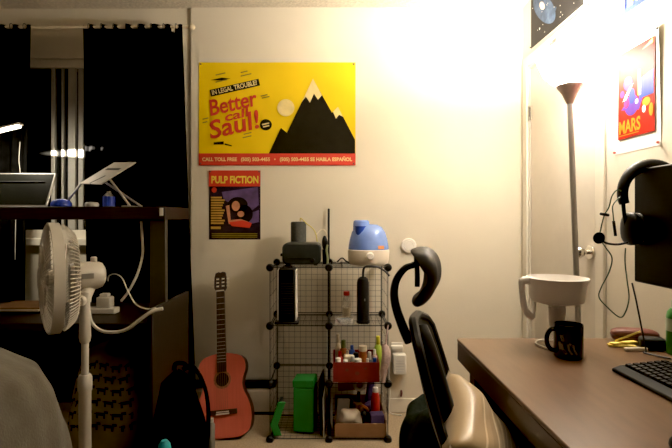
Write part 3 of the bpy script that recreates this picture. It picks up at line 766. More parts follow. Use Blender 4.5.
def bottle(px, Y, h, r, kb, kc, label, z0=Z1 + .0045, cap=.25, neck=.5, name='toiletry_bottle', cat='bottle', group='toiletries in the red box'):
    x = (px - CX) * Y / F
    if name == 'toiletry_bottle': h *= .90; r *= 1.06
    b = thing(name, label, cat, (x, Y, z0), None, group)
    hb = h * (1 - cap)
    obj('body', MB().lathe([(r * .92, 0), (r, .003), (r, hb * .8), (r * .85, hb * .92), (r * neck, hb)], 18, c=(x, Y, z0)), kb, b)
    obj('cap', MB().lathe([(r * neck, hb), (r * neck * 1.12, hb + .002), (r * neck * 1.05, h - .002), (r * neck * .7, h)], 16, c=(x, Y, z0)), kc, b)
    return b
bottle(338, 2.70, .225, .016, 'cream_plastic', 'cream_plastic', 'slim cream bottle at the back left of the red box')
bottle(343.5, 2.655, .200, .024, 'amber', 'olive', 'amber bottle with olive cap in the red box')
bottle(352, 2.66, .165, .018, 'blue_plastic', 'blue_plastic', 'blue bottle in the red box', cap=.15)
bottle(381.0 - 3, 2.69, .215, .021, 'lime', 'yellow_plastic', 'lime bottle with yellow cap at the back right of the red box')
bottle(340, 2.59, .150, .018, 'red_plastic', 'red_plastic', 'short red bottle at the left of the red box', cap=.2)
bottle(347.5, 2.60, .152, .014, 'cream_plastic', 'cream_plastic', 'slim beige tube left of the black-capped jar in the red box', cap=.2)
bottle(356, 2.575, .145, .020, 'white_plastic', 'black_plastic', 'white jar with black cap in the red box', cap=.2, neck=.7)
bottle(363, 2.64, .168, .022, 'amber', 'cream_plastic', 'amber jar with cream lid in the red box', cap=.2, neck=.9)
bottle(369.5, 2.575, .150, .018, 'grey_cloth', 'white_plastic', 'grey bottle with white cap in the red box', cap=.3)
bottle(374.5, 2.60, .158, .015, 'pink_bag', 'white_plastic', 'pale pink bottle with white cap in the red box', cap=.2)
bottle(338.0, 2.519, .132, .015, 'white_plastic', 'white_plastic', 'small white tub at the front left of the red box', cap=.3, neck=.9)
bottle(358, 2.523, .126, .018, 'white_plastic', 'white_plastic', 'small white jar at the front middle of the red box', cap=.3, neck=.95)
bottle(367.5, 2.515, .130, .013, 'clear_plastic', 'white_plastic', 'small clear bottle at the front right of the red box', cap=.3)
def lump(name, c, r, k, label, cat, e=.8, R=None, wob=.12, seed=1, group=None):
    rnd = random.Random(seed); ph = [rnd.random() * 6 for _ in range(4)]
    mb = MB().ell((0, 0, 0), r, seg=28, rings=18, e=e)
    vs = []
    for p in mb.v:
        f = 1 + wob * math.sin(9 * p.x / max(r[0], .01) * .4 + ph[0]) * math.sin(7 * p.z / max(r[2], .01) * .5 + ph[1]) + wob * .6 * math.sin(11 * p.y / max(r[1], .01) * .5 + ph[2] + p.x * 30)
        q = p * f
        if R: q = R @ q
        vs.append(q + Vector(c))
    mb.v = vs
    zmin = min(v.z for v in mb.v)
    return tag(obj(name, mb, k, sharp=80), label, cat, group)
bottle(345.5, 2.525, .118, .013, 'cream_plastic', 'white_plastic', 'small cream pot beside the front left tub in the red box', cap=.3, neck=.95)
bottle(352.5, 2.535, .140, .012, 'orange_sticker', 'white_plastic', 'small orange tube at the front of the red box', cap=.25, neck=.8)
bottle(374.5, 2.53, .128, .012, 'white_plastic', 'blue_plastic', 'white tube with blue cap at the right front of the red box', cap=.25, neck=.8)
tag(obj('folded_wrapper', MB().box(((349 - CX) * 2.53 / F, 2.545, Z1 + .119), (.055, .03, .022), R=Euler((.2, .1, .1)).to_matrix()), 'cream_plastic', bevel=.005), 'cream folded wrapper lying across the front of the red box', 'wrapper')
pb = MB()
def pbag(u, v):
    a = 2 * PI * u; z = .725 - .20 * v
    w_ = .016 + .022 * math.sin(PI * min(1, v * 1.05) ** .7) + .004 * math.sin(3 * a + 8 * v)
    return (.282 - .012 + w_ * .62 * math.cos(a) + .008 * math.sin(5 * v), 2.448 + w_ * .45 * math.sin(a), z - .20)
pb.grid(pbag, 24, 18, cu=True)
pbo = tag(obj('plastic_bag', pb, 'pink_bag', sharp=80), 'crumpled pinkish plastic bag hanging at the right side of the cubes', 'bag')
obj('bag_handle', MB().tube([(.276, 2.449, .51), (.281, 2.455, .56), (.287, 2.462, .600), (.291, 2.466, .622)], .004, 6, 4), 'pink_bag', pbo)

# bottom cubes
Z0 = shelfz(0)
gb = thing('green_box', 'tall bright green cardboard box standing in the lower left cube', 'box', ((306 - CX) * 2.62 / F, 2.62, Z0))
gx0, gx1 = (294 - CX) * 2.56 / F, (315.5 - CX) * 2.56 / F
Rg = Euler((0, 0, -.12)).to_matrix()
gc = Vector(((gx0 + gx1) / 2, 2.615, 0))
obj('box_body', MB().box((gc.x, gc.y, Z0 + .118), (gx1 - gx0 - .006, .12, .236), R=Rg), 'green_card', gb, bevel=.003)
obj('lid_seam', MB().box((gc.x, gc.y, Z0 + .2385), (gx1 - gx0 - .016, .11, .005), R=Rg), 'green_dark', gb)
obj('box_lid', MB().box((gc.x - .002, gc.y + .002, Z0 + .2605), (gx1 - gx0 + .0, .122, .038), R=Rg @ Euler((0, -.05, 0)).to_matrix()), 'green_card', gb, bevel=.003)
# bent green folder
gf = thing('green_folder', 'bent green lid leaning at the front left corner of the lower cube', 'lid', (-.29, 2.52, Z0))
def plate(a, b, c, d, th):
    n = (Vector(b) - Vector(a)).cross(Vector(d) - Vector(a)).normalized() * th
    mb = MB(); P = [Vector(x) for x in (a, b, c, d)]
    mb.add(P + [x + n for x in P], [(0, 1, 2, 3), (7, 6, 5, 4), (0, 4, 5, 1), (1, 5, 6, 2), (2, 6, 7, 3), (3, 7, 4, 0)]); return mb
a1, a2, a3 = at(269.5, 425, 2.515), at(278, 402, 2.515), at(274, 440, 2.515)
dep = Vector((0, .03, 0))
def strip(pts, Y0, Y1, wd):
    mb = MB(); L_ = [Vector(p) for p in pts]
    vs = []
    for p in L_: vs += [Vector((p.x, Y0, p.z)), Vector((p.x + wd, Y0, p.z)), Vector((p.x + wd, Y1, p.z)), Vector((p.x, Y1, p.z))]
    fs = [(0, 1, 2, 3), tuple(4 * (len(L_) - 1) + k for k in (3, 2, 1, 0))]
    for i in range(len(L_) - 1):
        for k in range(4): fs.append((4 * i + k, 4 * i + (k + 1) % 4, 4 * i + 4 + (k + 1) % 4, 4 * i + 4 + k))
    return mb.add(vs, fs)
a3 = Vector((a3.x - .0, 2.52, Z0))
obj('lid_edge', strip([a3, a1 + Vector((.003, 0, 0)), a2], 2.512, 2.522, .042), 'green_card', gf, bevel=.003)
obj('lid_panel', strip([a3 + Vector((.004, 0, 0.001)), a1 + Vector((.012, 0, 0)), a2 + Vector((.003, 0, -.004))], 2.523, 2.60, .018), 'board_black', gf, bevel=.002)
tag(obj('black_board', plate((-.070, 2.52, Z0), (-.040, 2.76, Z0), (-.060, 2.77, Z0 + .275), (-.086, 2.53, Z0 + .275), .006), 'board_black'), 'thin black board leaning against the green box', 'board')
tag(obj('white_board', plate((-.053, 2.50, Z0), (-.038, 2.75, Z0), (-.042, 2.76, Z0 + .22), (-.057, 2.51, Z0 + .20), .005), 'board_white'), 'thin off-white board leaning beside the middle post of the cubes', 'board')
tag(obj('round_dish', MB().lathe([(.0, .0), (.05, .002), (.085, .012), (.086, .015), (.05, .006), (0, .004)], 36, Tm((-.0175, 2.6, Z0 + .0865), 0, PI / 2, 0)), 'lens_grey'), 'grey-blue round dish standing on edge at the middle post', 'dish')
# cardboard box lower right
cx0, cx1 = (335 - CX) * 2.49 / F, (387 - CX) * 2.49 / F - .004
cb = thing('cardboard_box', 'open brown cardboard box full of odds and ends in the lower right cube', 'box', ((cx0 + cx1) / 2, 2.6, Z0))
m_ = MB(); ry0, ry1, rh = 2.492, 2.75, .074; t_ = .004
m_.bb((cx0, ry0, Z0), (cx1, ry1, Z0 + t_)); m_.bb((cx0, ry0, Z0 + t_), (cx1, ry0 + t_, Z0 + rh)); m_.bb((cx0, ry1 - t_, Z0 + t_), (cx1, ry1, Z0 + rh + .06))
m_.bb((cx0, ry0 + t_, Z0 + t_), (cx0 + t_, ry1 - t_, Z0 + rh + .02)); m_.bb((cx1 - t_, ry0 + t_, Z0 + t_), (cx1, ry1 - t_, Z0 + rh + .02))
obj('carton', m_, 'cardboard', cb)
obj('flap', MB().box(((cx0 + cx1) / 2 - .040, 2.71, Z0 + .20), (.155, .005, .06), R=Euler((.25, -.06, 0)).to_matrix()), 'cardboard', cb)
zc = Z0 + .0045
lump('crumpled_paper', (.095, 2.555, zc + .078), (.062, .042, .045), 'paper', 'crumpled white paper at the front of the cardboard box', 'paper', seed=4)
bottle(375.5, 2.60, .225, .024, 'red_plastic', 'white_plastic', 'red bottle with white cap standing in the cardboard box', z0=zc, cap=.12, neck=.6, name='red_bottle', group='things in the cardboard box')
lump('purple_pouch', (.215, 2.675, zc + .06), (.04, .028, .055), 'purple_cloth', 'dark purple pouch behind the red bottle in the cardboard box', 'pouch', seed=2)
lump('grey_rag', (.07, 2.67, zc + .075), (.05, .035, .07), 'grey_cloth', 'dark grey rag at the back left of the cardboard box', 'rag', seed=3)
tag(obj('white_packet', MB().box((.055, 2.625, zc + .078), (.07, .018, .14), R=Euler((-.12, .1, .2)).to_matrix()), 'white_plastic', bevel=.004), 'flat white packet standing at the left of the cardboard box', 'packet')
tag(obj('brown_carton', MB().box((.135, 2.62, zc + .066), (.05, .04, .12), R=Euler((0, .15, .4)).to_matrix()), 'cardboard', bevel=.003), 'small brown carton standing amid the cardboard box clutter', 'carton')
tag(obj('dark_ball', MB().ell((.165, 2.535, zc + .105), (.016, .016, .016)).tube([(.165, 2.535, zc), (.165, 2.535, zc + .092)], .007, 8), 'black_plastic'), 'small black knob poking up at the front of the cardboard box', 'knob')
tag(obj('indigo_case', MB().box((.236, 2.535, zc + .055), (.075, .055, .11), R=Euler((0, 0, .1)).to_matrix()), 'purple_cloth', bevel=.006), 'indigo case at the front right of the cardboard box', 'case')
ro = thing('tape_roll', 'white ring-shaped roll at the back of the cardboard box', 'roll', (.18, 2.695, zc))
obj('ring', MB().lathe([(.020, -.014), (.036, -.014), (.036, .014), (.020, .014), (.020, -.014)], 28, Tm((.150, 2.70, zc + .205), PI / 2, .2, .3)), 'board_white', ro)
obj('holder', MB().tube([(.150, 2.715, zc), (.150, 2.715, zc + .17)], .010, 10), 'black_plastic', ro)
lump('black_sock', (.220, 2.728, zc + .13), (.026, .012, .12), 'purple_cloth', 'dark bunched cloth rising at the back of the cardboard box', 'cloth', seed=8)
cord([(.15, 2.60, zc + .11), (.16, 2.565, zc + .135), (.18, 2.55, zc + .13), (.19, 2.56, zc + .11)], .008, 'amber', 'small amber curl in the cardboard box', 'curl', name='amber_curl')

# outlet with two adapters
ox = (397 - CX) * WY / F
ol = struct('trim_3', MB().bb((ox - .036, WY - .006, .305), (ox + .036, WY, .425)), 'white_plastic', bevel=.002)
au = thing('wall_adapter', 'flat white plug in the upper wall socket right of the cubes', 'adapter', (ox - .01, WY - .03, .40))
obj('body', MB().bb((ox - .040, WY - .030, .386), (ox + .034, WY - .0065, .410)), 'white_plastic', au, bevel=.004)
av = thing('wall_adapter', 'boxy white power adapter in the lower wall socket right of the cubes', 'adapter', (ox, WY - .04, .33))
obj('body', MB().bb((ox - .030, WY - .060, .245), (ox + .048, WY - .0065, .365)), 'white_plastic', av, bevel=.006)
rl = MB()
for k in range(5): rl.box((ox + .009, WY - .0605, .265 + k * .016), (.05, .002, .004))
obj('ridges', rl, 'filter_grey', av)
cord([(ox - .036, WY - .022, .395), (ox - .050, WY - .032, .36), (ox - .052, WY - .03, .25), (ox - .048, WY - .03, .12), (ox - .055, WY - .03, .03), (ox - .04, WY - .04, .006), (ox + .02, WY - .06, .005)], .004, 'white_cord', 'white cord dropping from the wall socket to the carpet')
tag(obj('small_cable_tip', MB().tube([(ox + .026, WY - .005, .13), (ox + .024, WY - .03, .125), (ox + .02, WY - .03, .105)], .006, 6, 4), 'redbrown_leather'), 'small brown cable tip at the wall below the adapters', 'cable')
# round white wall disc
dx, dz = (408.5 - CX) * WY / F, EYE - 28.5 * WY / F
dsc = thing('wall_disc', 'round white disc fixed to the wall above the chair headrest', 'disc', (dx, WY, dz))
obj('plate', MB().lathe([(.046, 0), (.046, .012), (.041, .018), (0, .019)], 36, Tm((dx, WY, dz), PI / 2, 0, 0)), 'disc_white', dsc)
obj('inner_ring', MB().lathe([(.026, .018), (.028, .0205), (.030, .018), (.026, .018)], 36, Tm((dx, WY, dz), PI / 2, 0, 0)), 'disc_shade', dsc)

# ---------------------------------------------------------------- posters
TB = lambda x, z, y=WY: Matrix(((1, 0, 0, x), (0, 0, -1, y), (0, 1, 0, z), (0, 0, 0, 1)))     # (u,v,d) on back wall, d toward camera
k = WY / F
# big yellow poster
u0, v0 = (199 - CX) * k, EYE - (165.5 - CY) * k
Wp, Hp = 156.5 * k, 103 * k
T = TB(u0, v0)
py = MB(); mats = ['poster_yellow', 'poster_red', 'poster_black', 'poster_cream', 'poster_grey']
py.mi = 0
py.grid(lambda a, b: T @ Vector((a * Wp, b * Hp, .003 + .002 * math.sin(7 * a) * math.sin(5 * b))), 20, 14)
s_ = k
def P(px, pyy): return ((px - 199) * s_, (165.5 - pyy) * s_)
D = .006
py.mi = 1; rect(py, 0, 0, Wp, 12 * s_, D, T)
py.mi = 3; text_into(py, 'CALL TOLL FREE   (505) 503-4455   \u2022   (505) 503-4455 SE HABLA ESPA\u00d1OL', .03, T @ Matrix.Translation((3.5 * s_, 4.4 * s_, D + .001)), .0012, width=Wp - 7 * s_)
py.mi = 2
a = math.radians(13)
Rt = lambda px_, py_, ang=a: T @ Matrix.Translation((*P(px_, py_), D + .001)) @ Matrix.Rotation(ang, 4, 'Z')
rect(py, 0, 0, 50 * s_, 6.8 * s_, 0, Rt(211.5, 97))
py.mi = 3; text_into(py, 'IN LEGAL TROUBLE?', .04, Rt(213.0, 96.2) @ Matrix.Translation((.0, .006, .001)), .001, width=46 * s_)
py.mi = 1
text_into(py, 'Better', .135, Rt(211, 116) @ Matrix.Translation((0, 0, .001)), .0024, width=49 * s_, shear=.15)
text_into(py, 'call', .075, Rt(226, 121.5) @ Matrix.Translation((0, 0, .001)), .0016, width=25 * s_, shear=.15)
text_into(py, 'Saul!', .155, Rt(211, 139) @ Matrix.Translation((0, 0, .001)), .0028, width=52 * s_, shear=.15)
py.mi = 2
disc(py, *P(266, 125), 6 * s_, 5.6 * s_, D + .001, T)
quad(py, [P(214, 142.5), P(224, 141.5), P(224, 144.5), P(214, 144.8)], D + .001, T); quad(py, [P(225, 143.5), P(232, 145.5), P(232, 146.5), P(225, 145)], D + .001, T)
quad(py, [P(210.5, 80.5), P(222, 78), P(231, 79), P(222, 80.6)], D + .001, T)
py.mi = 4
for (x_, y_, l_) in ((216, 76, 10), (216, 83, 12), (241, 73.5, 7), (241, 77, 11), (261, 97, 7), (262, 99, 8), (203, 120, 6), (203, 123.5, 5), (244, 135, 8), (243, 138.5, 9)):
    rect(py, 0, 0, l_ * s_, 1.1 * s_, 0, Rt(x_, y_))
py.mi = 3; rect(py, -3.6 * s_, .2 * s_, 3.6 * s_, 1.6 * s_, 0, Rt(266, 125) @ Matrix.Translation((0, 0, .001))); rect(py, -3.2 * s_, -2.2 * s_, 3.2 * s_, -.9 * s_, 0, Rt(266, 125) @ Matrix.Translation((0, 0, .001)))
# plain generic picture: dark mountains with snow and a pale sun
py.mi = 2
quad(py, [P(269, 153.6), P(281, 128), P(287, 133), P(313, 79), P(332, 113), P(338, 107), P(355, 140), P(355, 153.6)], D + .0005, T)
py.mi = 3
quad(py, [P(313, 79), P(322, 95.5), P(318, 100), P(314, 94), P(310, 103), P(306, 97), P(302, 102)], D + .0016, T)
disc(py, *P(286, 108), 8.5 * s_, 8.5 * s_, D + .0016, T)
quad(py, [P(338, 107), P(343, 117), P(339, 115), P(336, 119), P(333, 112)], D + .0016, T)
po = tag(obj('yellow_poster', py, mats, sharp=60), 'large yellow poster with red slanted lettering and a red bottom band on the wall', 'poster')
def pin(parent, T, u, v, key, d=.0):
    obj('push_pin', MB().lathe([(.0045, .0), (.0045, .006), (.003, .009), (0, .0095)], 10, T @ Matrix.Translation((u, v, .004 + d))), key, parent)
for (u, v) in ((.012, .012), (Wp - .012, .012), (.012, Hp - .012), (Wp - .012, Hp - .012)): pin(po, T, u, v, 'pin_dark')
# small dark poster with red heading
u0, v0 = (209 - CX) * k, EYE - (239.5 - CY) * k
Wp, Hp = 51.5 * k, 69 * k
T = TB(u0, v0)
pf = MB(); mats = ['dark_print', 'poster_red', 'print_lime', 'print_purple', 'print_skin', 'print_gold', 'poster_black', 'poster_grey']
pf.grid(lambda a, b: T @ Vector((a * Wp, b * Hp, .0012 + .0010 * math.sin(6 * a + 4 * b))), 10, 14)
P = lambda px, pyy: ((px - 209) * s_, (239.5 - pyy) * s_)
D = .0055
pf.mi = 1; rect(pf, .0, Hp - 16 * s_, Wp, Hp, D, T)
pf.mi = 2; text_into(pf, 'PULP FICTION', .06, T @ Matrix.Translation((2.6 * s_, Hp - 12.6 * s_, D + .001)), .0022, width=47 * s_)
pf.mi = 1; disc(pf, *P(214.5, 190), 2.6 * s_, 2.8 * s_, D + .001, T)
pf.mi = 3; quad(pf, [P(222, 192), P(258, 187), P(259, 205), P(250, 212), P(224, 200)], D, T); quad(pf, [P(246, 215), P(259, 210), P(259, 222), P(250, 224)], D, T)
pf.mi = 6; disc(pf, *P(238, 205), 10 * s_, 8 * s_, D + .0005, T); disc(pf, *P(245, 214), 8 * s_, 9 * s_, D + .0005, T)
pf.mi = 4; disc(pf, *P(236, 206), 4 * s_, 5 * s_, D + .001, T); quad(pf, [P(226, 206), P(229.5, 205), P(231, 220), P(241, 219), P(249, 222), P(249, 226), P(229, 224)], D + .001, T)
disc(pf, *P(241, 214), 3.4 * s_, 3 * s_, D + .001, T)
pf.mi = 1; quad(pf, [P(229, 222), P(243, 220.5), P(252, 223), P(250, 228), P(232, 226)], D + .0012, T)
pf.mi = 5
for i in range(11): rect(pf, 2.2 * s_, (41 - i * 2.55) * s_, (13.5 + (i * 7 % 4) - .5) * s_, (42.7 - i * 2.55) * s_, D + .001, T)
rect(pf, 2.2 * s_, 10.5 * s_, 12 * s_, 13 * s_, D + .001, T)
pf.mi = 7
for i in range(3): rect(pf, 3 * s_, (2 + i * 1.7) * s_, Wp - 3 * s_, (2.8 + i * 1.7) * s_, D + .001, T)
po2 = tag(obj('small_poster', pf, mats, sharp=60), 'small dark poster with yellow title on red, below the yellow poster', 'poster')
for (u, v) in ((.008, Hp - .008), (Wp - .008, Hp - .008)): pin(po2, T, u, v, 'pin_dark')
# right wall posters: u runs toward the camera
TR = lambda y, z: Matrix(((0, 0, -1, RX), (-1, 0, 0, y), (0, 1, 0, z), (0, 0, 0, 1)))
ya, yb = 1.925, 1.652; za = EYE - (155 - CY) * ya / F
Wp = ya - yb; Hp = .425
T = TR(ya, za)
pm = MB(); mats = ['white_paper', 'mars_red', 'print_lime', 'print_violet', 'print_blue', 'print_orange', 'print_magenta', 'white_plastic']
pm.grid(lambda a, b: T @ Vector((a * Wp, b * Hp, .0012 + .010 * (a > .93) * (a - .93) / .07 * b)), 24, 10)
D = .005; mg = .028
pm.mi = 1; rect(pm, mg, .055, Wp - mg, Hp - .028, D, T)
Rr = lambda u, v: (mg + u * (Wp - 2 * mg), .055 + v * (Hp - .083))
pm.mi = 5; text_into(pm, 'MARS', .07, T @ Matrix.Translation((mg + .010, .055 + .022, D + .001)), .0018, width=.130)
rect(pm, mg + .010, .067, mg + .13, .070, D + .001, T)
pm.mi = 3; disc(pm, *Rr(.40, .36), .042, .040, D + .0006, T); disc(pm, *Rr(.30, .62), .026, .026, D + .0006, T); quad(pm, [Rr(.1, .34), Rr(.6, .28), Rr(.7, .40), Rr(.3, .42)], D + .0005, T)
pm.mi = 4; quad(pm, [Rr(.60, .40), Rr(.98, .40), Rr(.98, .66), Rr(.66, .62)], D + .0008, T); disc(pm, *Rr(.42, .46), .018, .03, D + .0012, T)
pm.mi = 2; rect(pm, *Rr(.58, .44), *Rr(.66, .72), D + .0014, T); quad(pm, [Rr(.70, .92), Rr(.97, .94), Rr(.97, .99)], D + .0014, T)
pm.mi = 5; disc(pm, *Rr(.80, .34), .022, .016, D + .0014, T); disc(pm, *Rr(.92, .24), .012, .024, D + .0014, T)
pm.mi = 6; disc(pm, *Rr(.26, .40), .016, .02, D + .0014, T); disc(pm, *Rr(.14, .52), .014, .014, D + .0014, T)
pm.mi = 7; quad(pm, [Rr(.16, .43), Rr(.26, .44), Rr(.46, .60), Rr(.34, .56), Rr(.24, .50)], D + .0018, T); disc(pm, *Rr(.74, .27), .010, .014, D + .0018, T); disc(pm, *Rr(.55, .38), .009, .009, D + .0018, T)
po3 = tag(obj('red_poster', pm, mats, sharp=60), 'red poster titled MARS with white margins on the right wall', 'poster')
for (u, v, kk) in ((.008, .008, 'pin_red'), (Wp - .008, .010, 'pin_red'), (Wp - .010, Hp - .010, 'pin_dark'), (.010, Hp - .010, 'pin_dark')): pin(po3, T, u, v, kk)
# blue bordered poster above
ya = 1.91; za = EYE - (20.5 - CY) * ya / F
T = TR(ya, za); Wp, Hp = .29, .42
pq = MB(); mats = ['poster_black', 'poster_navy', 'poster_ochre', 'poster_pale']
pq.mi = 1; pq.grid(lambda a, b: T @ Vector((a * Wp, b * Hp, .0003)), 4, 4)
pq.mi = 2; rect(pq, .010, .095, Wp - .01, Hp - .012, .0042, T)
pq.mi = 3; rect(pq, .010, .020, .055, .080, .0042, T)
pq.mi = 2
for i in range(4): quad(pq, [(.075 + i * .05, .022), (.105 + i * .05, .022), (.112 + i * .05, .085), (.082 + i * .05, .085)], .0042, T)
pq.mi = 1; quad(pq, [(.01, .088), (.28, .088), (.28, .098), (.01, .098)], .0048, T); quad(pq, [(.05, .10), (.075, .10), (.14, .20), (.11, .20)], .0048, T)
tag(obj('blue_poster', pq, mats), 'blue-edged yellow poster above the red one on the right wall', 'poster')
# galaxy poster above door
ya, yb = 2.735, 2.16
T = TR(ya, 2.172); Wp, Hp = ya - yb, .285
pg = MB(); mats = ['galaxy_sky', 'galaxy_mid', 'galaxy_core', 'white_paper']
pg.grid(lambda a, b: T @ Vector((a * Wp, b * Hp, .003)), 6, 4)
def eldisc(mi, u, v, a_, b_, ang, d):
    pg.mi = mi; disc(pg, 0, 0, a_, b_, 0, T @ Matrix.Translation((u, v, d)) @ Matrix.Rotation(ang, 4, 'Z'))
eldisc(1, .17, .16, .17, .060, -.7, .0045); eldisc(2, .15, .185, .040, .018, -.7, .0052); eldisc(3, .15, .187, .016, .008, -.7, .0058)
rnd = random.Random(3)
for i in range(26): eldisc(3, rnd.uniform(.02, Wp - .02), rnd.uniform(.02, Hp - .02), .0025, .0025, 0, .0050)
eldisc(1, .30, .10, .016, .012, 0, .005); eldisc(3, .12, .07, .006, .006, 0, .0055)
po4 = tag(obj('galaxy_poster', pg, mats), 'dark poster of a bluish galaxy above the door', 'poster')
pin(po4, T, .006, .006, 'pin_dark')

# ---------------------------------------------------------------- floor lamp
LX, LY = 1.044, 1.96
lm = thing('floor_lamp', 'lit torchiere floor lamp with brown cone and glowing bowl before the door', 'lamp', (LX, LY, 0))
obj('base', MB().lathe([(.108, 0), (.111, .008), (.10, .022), (.03, .032), (.014, .05)], 36, c=(LX, LY, 0)), 'lamp_pole', lm)
zb0 = 1.665
tilt = Vector((-.052, 0, 0))
obj('pole', MB().tube([(LX, LY, .04), (LX, LY, .3), Vector((LX, LY, zb0)) + tilt], .0115, 14), 'lamp_pole', lm)
lc = Vector((LX, LY, 0)) + tilt
obj('cone', MB().lathe([(.014, zb0), (.018, zb0 + .01), (.030, zb0 + .04), (.050, zb0 + .068), (.054, zb0 + .076), (.048, zb0 + .078)], 32, c=lc), 'lamp_brown', lm)
zr = zb0 + .078
obj('bowl', MB().lathe([(.046, zr), (.070, zr + .012), (.106, zr + .052), (.132, zr + .118), (.128, zr + .120), (.101, zr + .058), (.067, zr + .018), (.02, zr + .012), (0, zr + .012)], 40, c=lc), 'bowl_glow', lm)
obj('switch', MB().tube([lc + Vector((.048, -.01, zr - .008)), lc + Vector((.075, -.016, zr - .006))], .0035, 8), 'lamp_brown', lm)

# ---------------------------------------------------------------- right desk and what stands on it
DX0, DXR, DYF, DT = .45, 1.145, 1.70, .75
de = thing('office_desk', 'large reddish-brown desk with a thick dark edge on the right', 'desk', (.8, 1.0, 0))
obj('desktop', MB().bb((DX0, .12, DT - .012), (DXR, DYF, DT)), 'desk_laminate', de, bevel=.003)
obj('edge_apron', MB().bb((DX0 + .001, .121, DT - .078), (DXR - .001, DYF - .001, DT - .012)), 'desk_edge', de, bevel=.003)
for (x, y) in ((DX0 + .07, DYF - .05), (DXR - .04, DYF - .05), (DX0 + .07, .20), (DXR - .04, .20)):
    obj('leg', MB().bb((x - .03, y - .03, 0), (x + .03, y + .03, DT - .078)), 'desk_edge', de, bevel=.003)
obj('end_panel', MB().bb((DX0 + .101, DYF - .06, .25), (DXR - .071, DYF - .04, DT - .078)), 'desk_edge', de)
# pitcher
pxc, pyc = (557 - CX) * 1.60 / F, 1.60
pt = thing('water_pitcher', 'white water filter pitcher with side handle at the back of the desk', 'pitcher', (pxc, pyc, DT))
pr = 1.60 / F
zrim = EYE - 60.5 * pr
obj('reservoir', MB().lathe([(.030, zrim - .092), (.070, zrim - .084), (.082, zrim - .080), (.085, zrim - .074), (.091, zrim - .030), (.098, zrim - .006), (.100, zrim), (.096, zrim + .001), (.086, zrim - .03), (.079, zrim - .072), (.02, zrim - .080), (0, zrim - .080)], 44, c=(pxc, pyc, 0)), 'pitcher_white', pt)
obj('filter_stem', MB().lathe([(.0, zrim - .172), (.020, zrim - .170), (.025, zrim - .16), (.029, zrim - .098)], 28, c=(pxc, pyc, 0)), 'filter_grey', pt)
obj('clear_jug', MB().lathe([(.0, DT + .004), (.066, DT + .004), (.069, DT + .008), (.075, zrim - .086), (.076, zrim - .083)], 40, c=(pxc, pyc, 0)), 'jug_clear', pt, solid=.002)
obj('jug_foot', MB().lathe([(.064, DT), (.069, DT), (.070, DT + .006), (.064, DT + .006), (.064, DT)], 40, c=(pxc, pyc, 0)), 'white_plastic', pt)
hp = [at(529, 280, 1.6), at(523, 281, 1.6), at(522, 286, 1.6), at(523.5, 302, 1.6), at(526, 313, 1.6), at(534, 318, 1.6), at(538, 319, 1.6)]
hnd = MB().tube(at(532, 279.5, 1.6) and [at(533, 280, 1.6), at(527, 280.3, 1.6), at(522.5, 281, 1.6), at(522, 288, 1.6), at(523.5, 303, 1.6), at(526.5, 312, 1.6), at(533, 317.5, 1.6)], [.009, .010, .010, .008, .008, .009, .010], 12, 5, flat=1.3)
hnd.tube([at(533, 317.5, 1.6), at(534, 310, 1.6), at(534.5, 298, 1.6), at(533.5, 284, 1.6)], .006, 8, 4)
obj('handle', hnd, 'pitcher_white', pt)
# mug
mx, my = (568.5 - CX) * 1.47 / F, 1.47
mr = .0425; mh = .106
mg_ = thing('coffee_mug', 'black coffee mug with a pale grey emblem on the desk before the pitcher', 'mug', (mx, my, DT))
obj('cup', MB().lathe([(.0, 0), (mr - .004, 0), (mr, .004), (mr, mh - .002), (mr - .0015, mh), (mr - .004, mh - .002), (mr - .0045, .01), (0, .008)], 44, c=(mx, my, DT)), 'mug_black', mg_)
s_m = my / F
hh = [(mx - mr + .002, my - .004, DT + .090), (mx - mr - .016, my - .006, DT + .088), (mx - mr - .028, my - .007, DT + .070), (mx - mr - .028, my - .007, DT + .046), (mx - mr - .017, my - .006, DT + .028), (mx - mr + .002, my - .004, DT + .022)]
obj('handle', MB().tube(hh, .0055, 10, 5, flat=1.3), 'mug_black', mg_)
em = MB()
def onmug(px, pz):
    ang = math.asin(max(-.99, min(.99, ((px - 568.5) * s_m) / mr))); view = -PI / 2
    return Vector((mx + (mr + .0004) * math.sin(ang), my - (mr + .0004) * math.cos(ang), DT + pz))
def estroke(pts, w_):
    for (a_, b_) in zip(pts[:-1], pts[1:]):
        d_ = Vector((b_[0] - a_[0], b_[1] - a_[1])); L_ = d_.length; n_2 = Vector((-d_.y, d_.x)) / L_ * w_
        conv = lambda q: onmug(q[0], (358 - q[1]) * s_m * 1.0 - .012)
        em.add([conv((a_[0] + n_2.x, a_[1] + n_2.y)), conv((a_[0] - n_2.x, a_[1] - n_2.y)), conv((b_[0] - n_2.x, b_[1] - n_2.y)), conv((b_[0] + n_2.x, b_[1] + n_2.y))], [(0, 1, 2, 3)])
estroke([(557.5, 330), (558.5, 335.5), (563.5, 338), (567, 341)], .9)
for x_ in (557.5, 562, 566.5): estroke([(x_, 338.5), (x_ + .8, 343.5), (x_ + 3.5, 348)], .8)
estroke([(556.6, 337), (556.9, 344)], .6)
obj('emblem', em, 'print_grey', mg_)
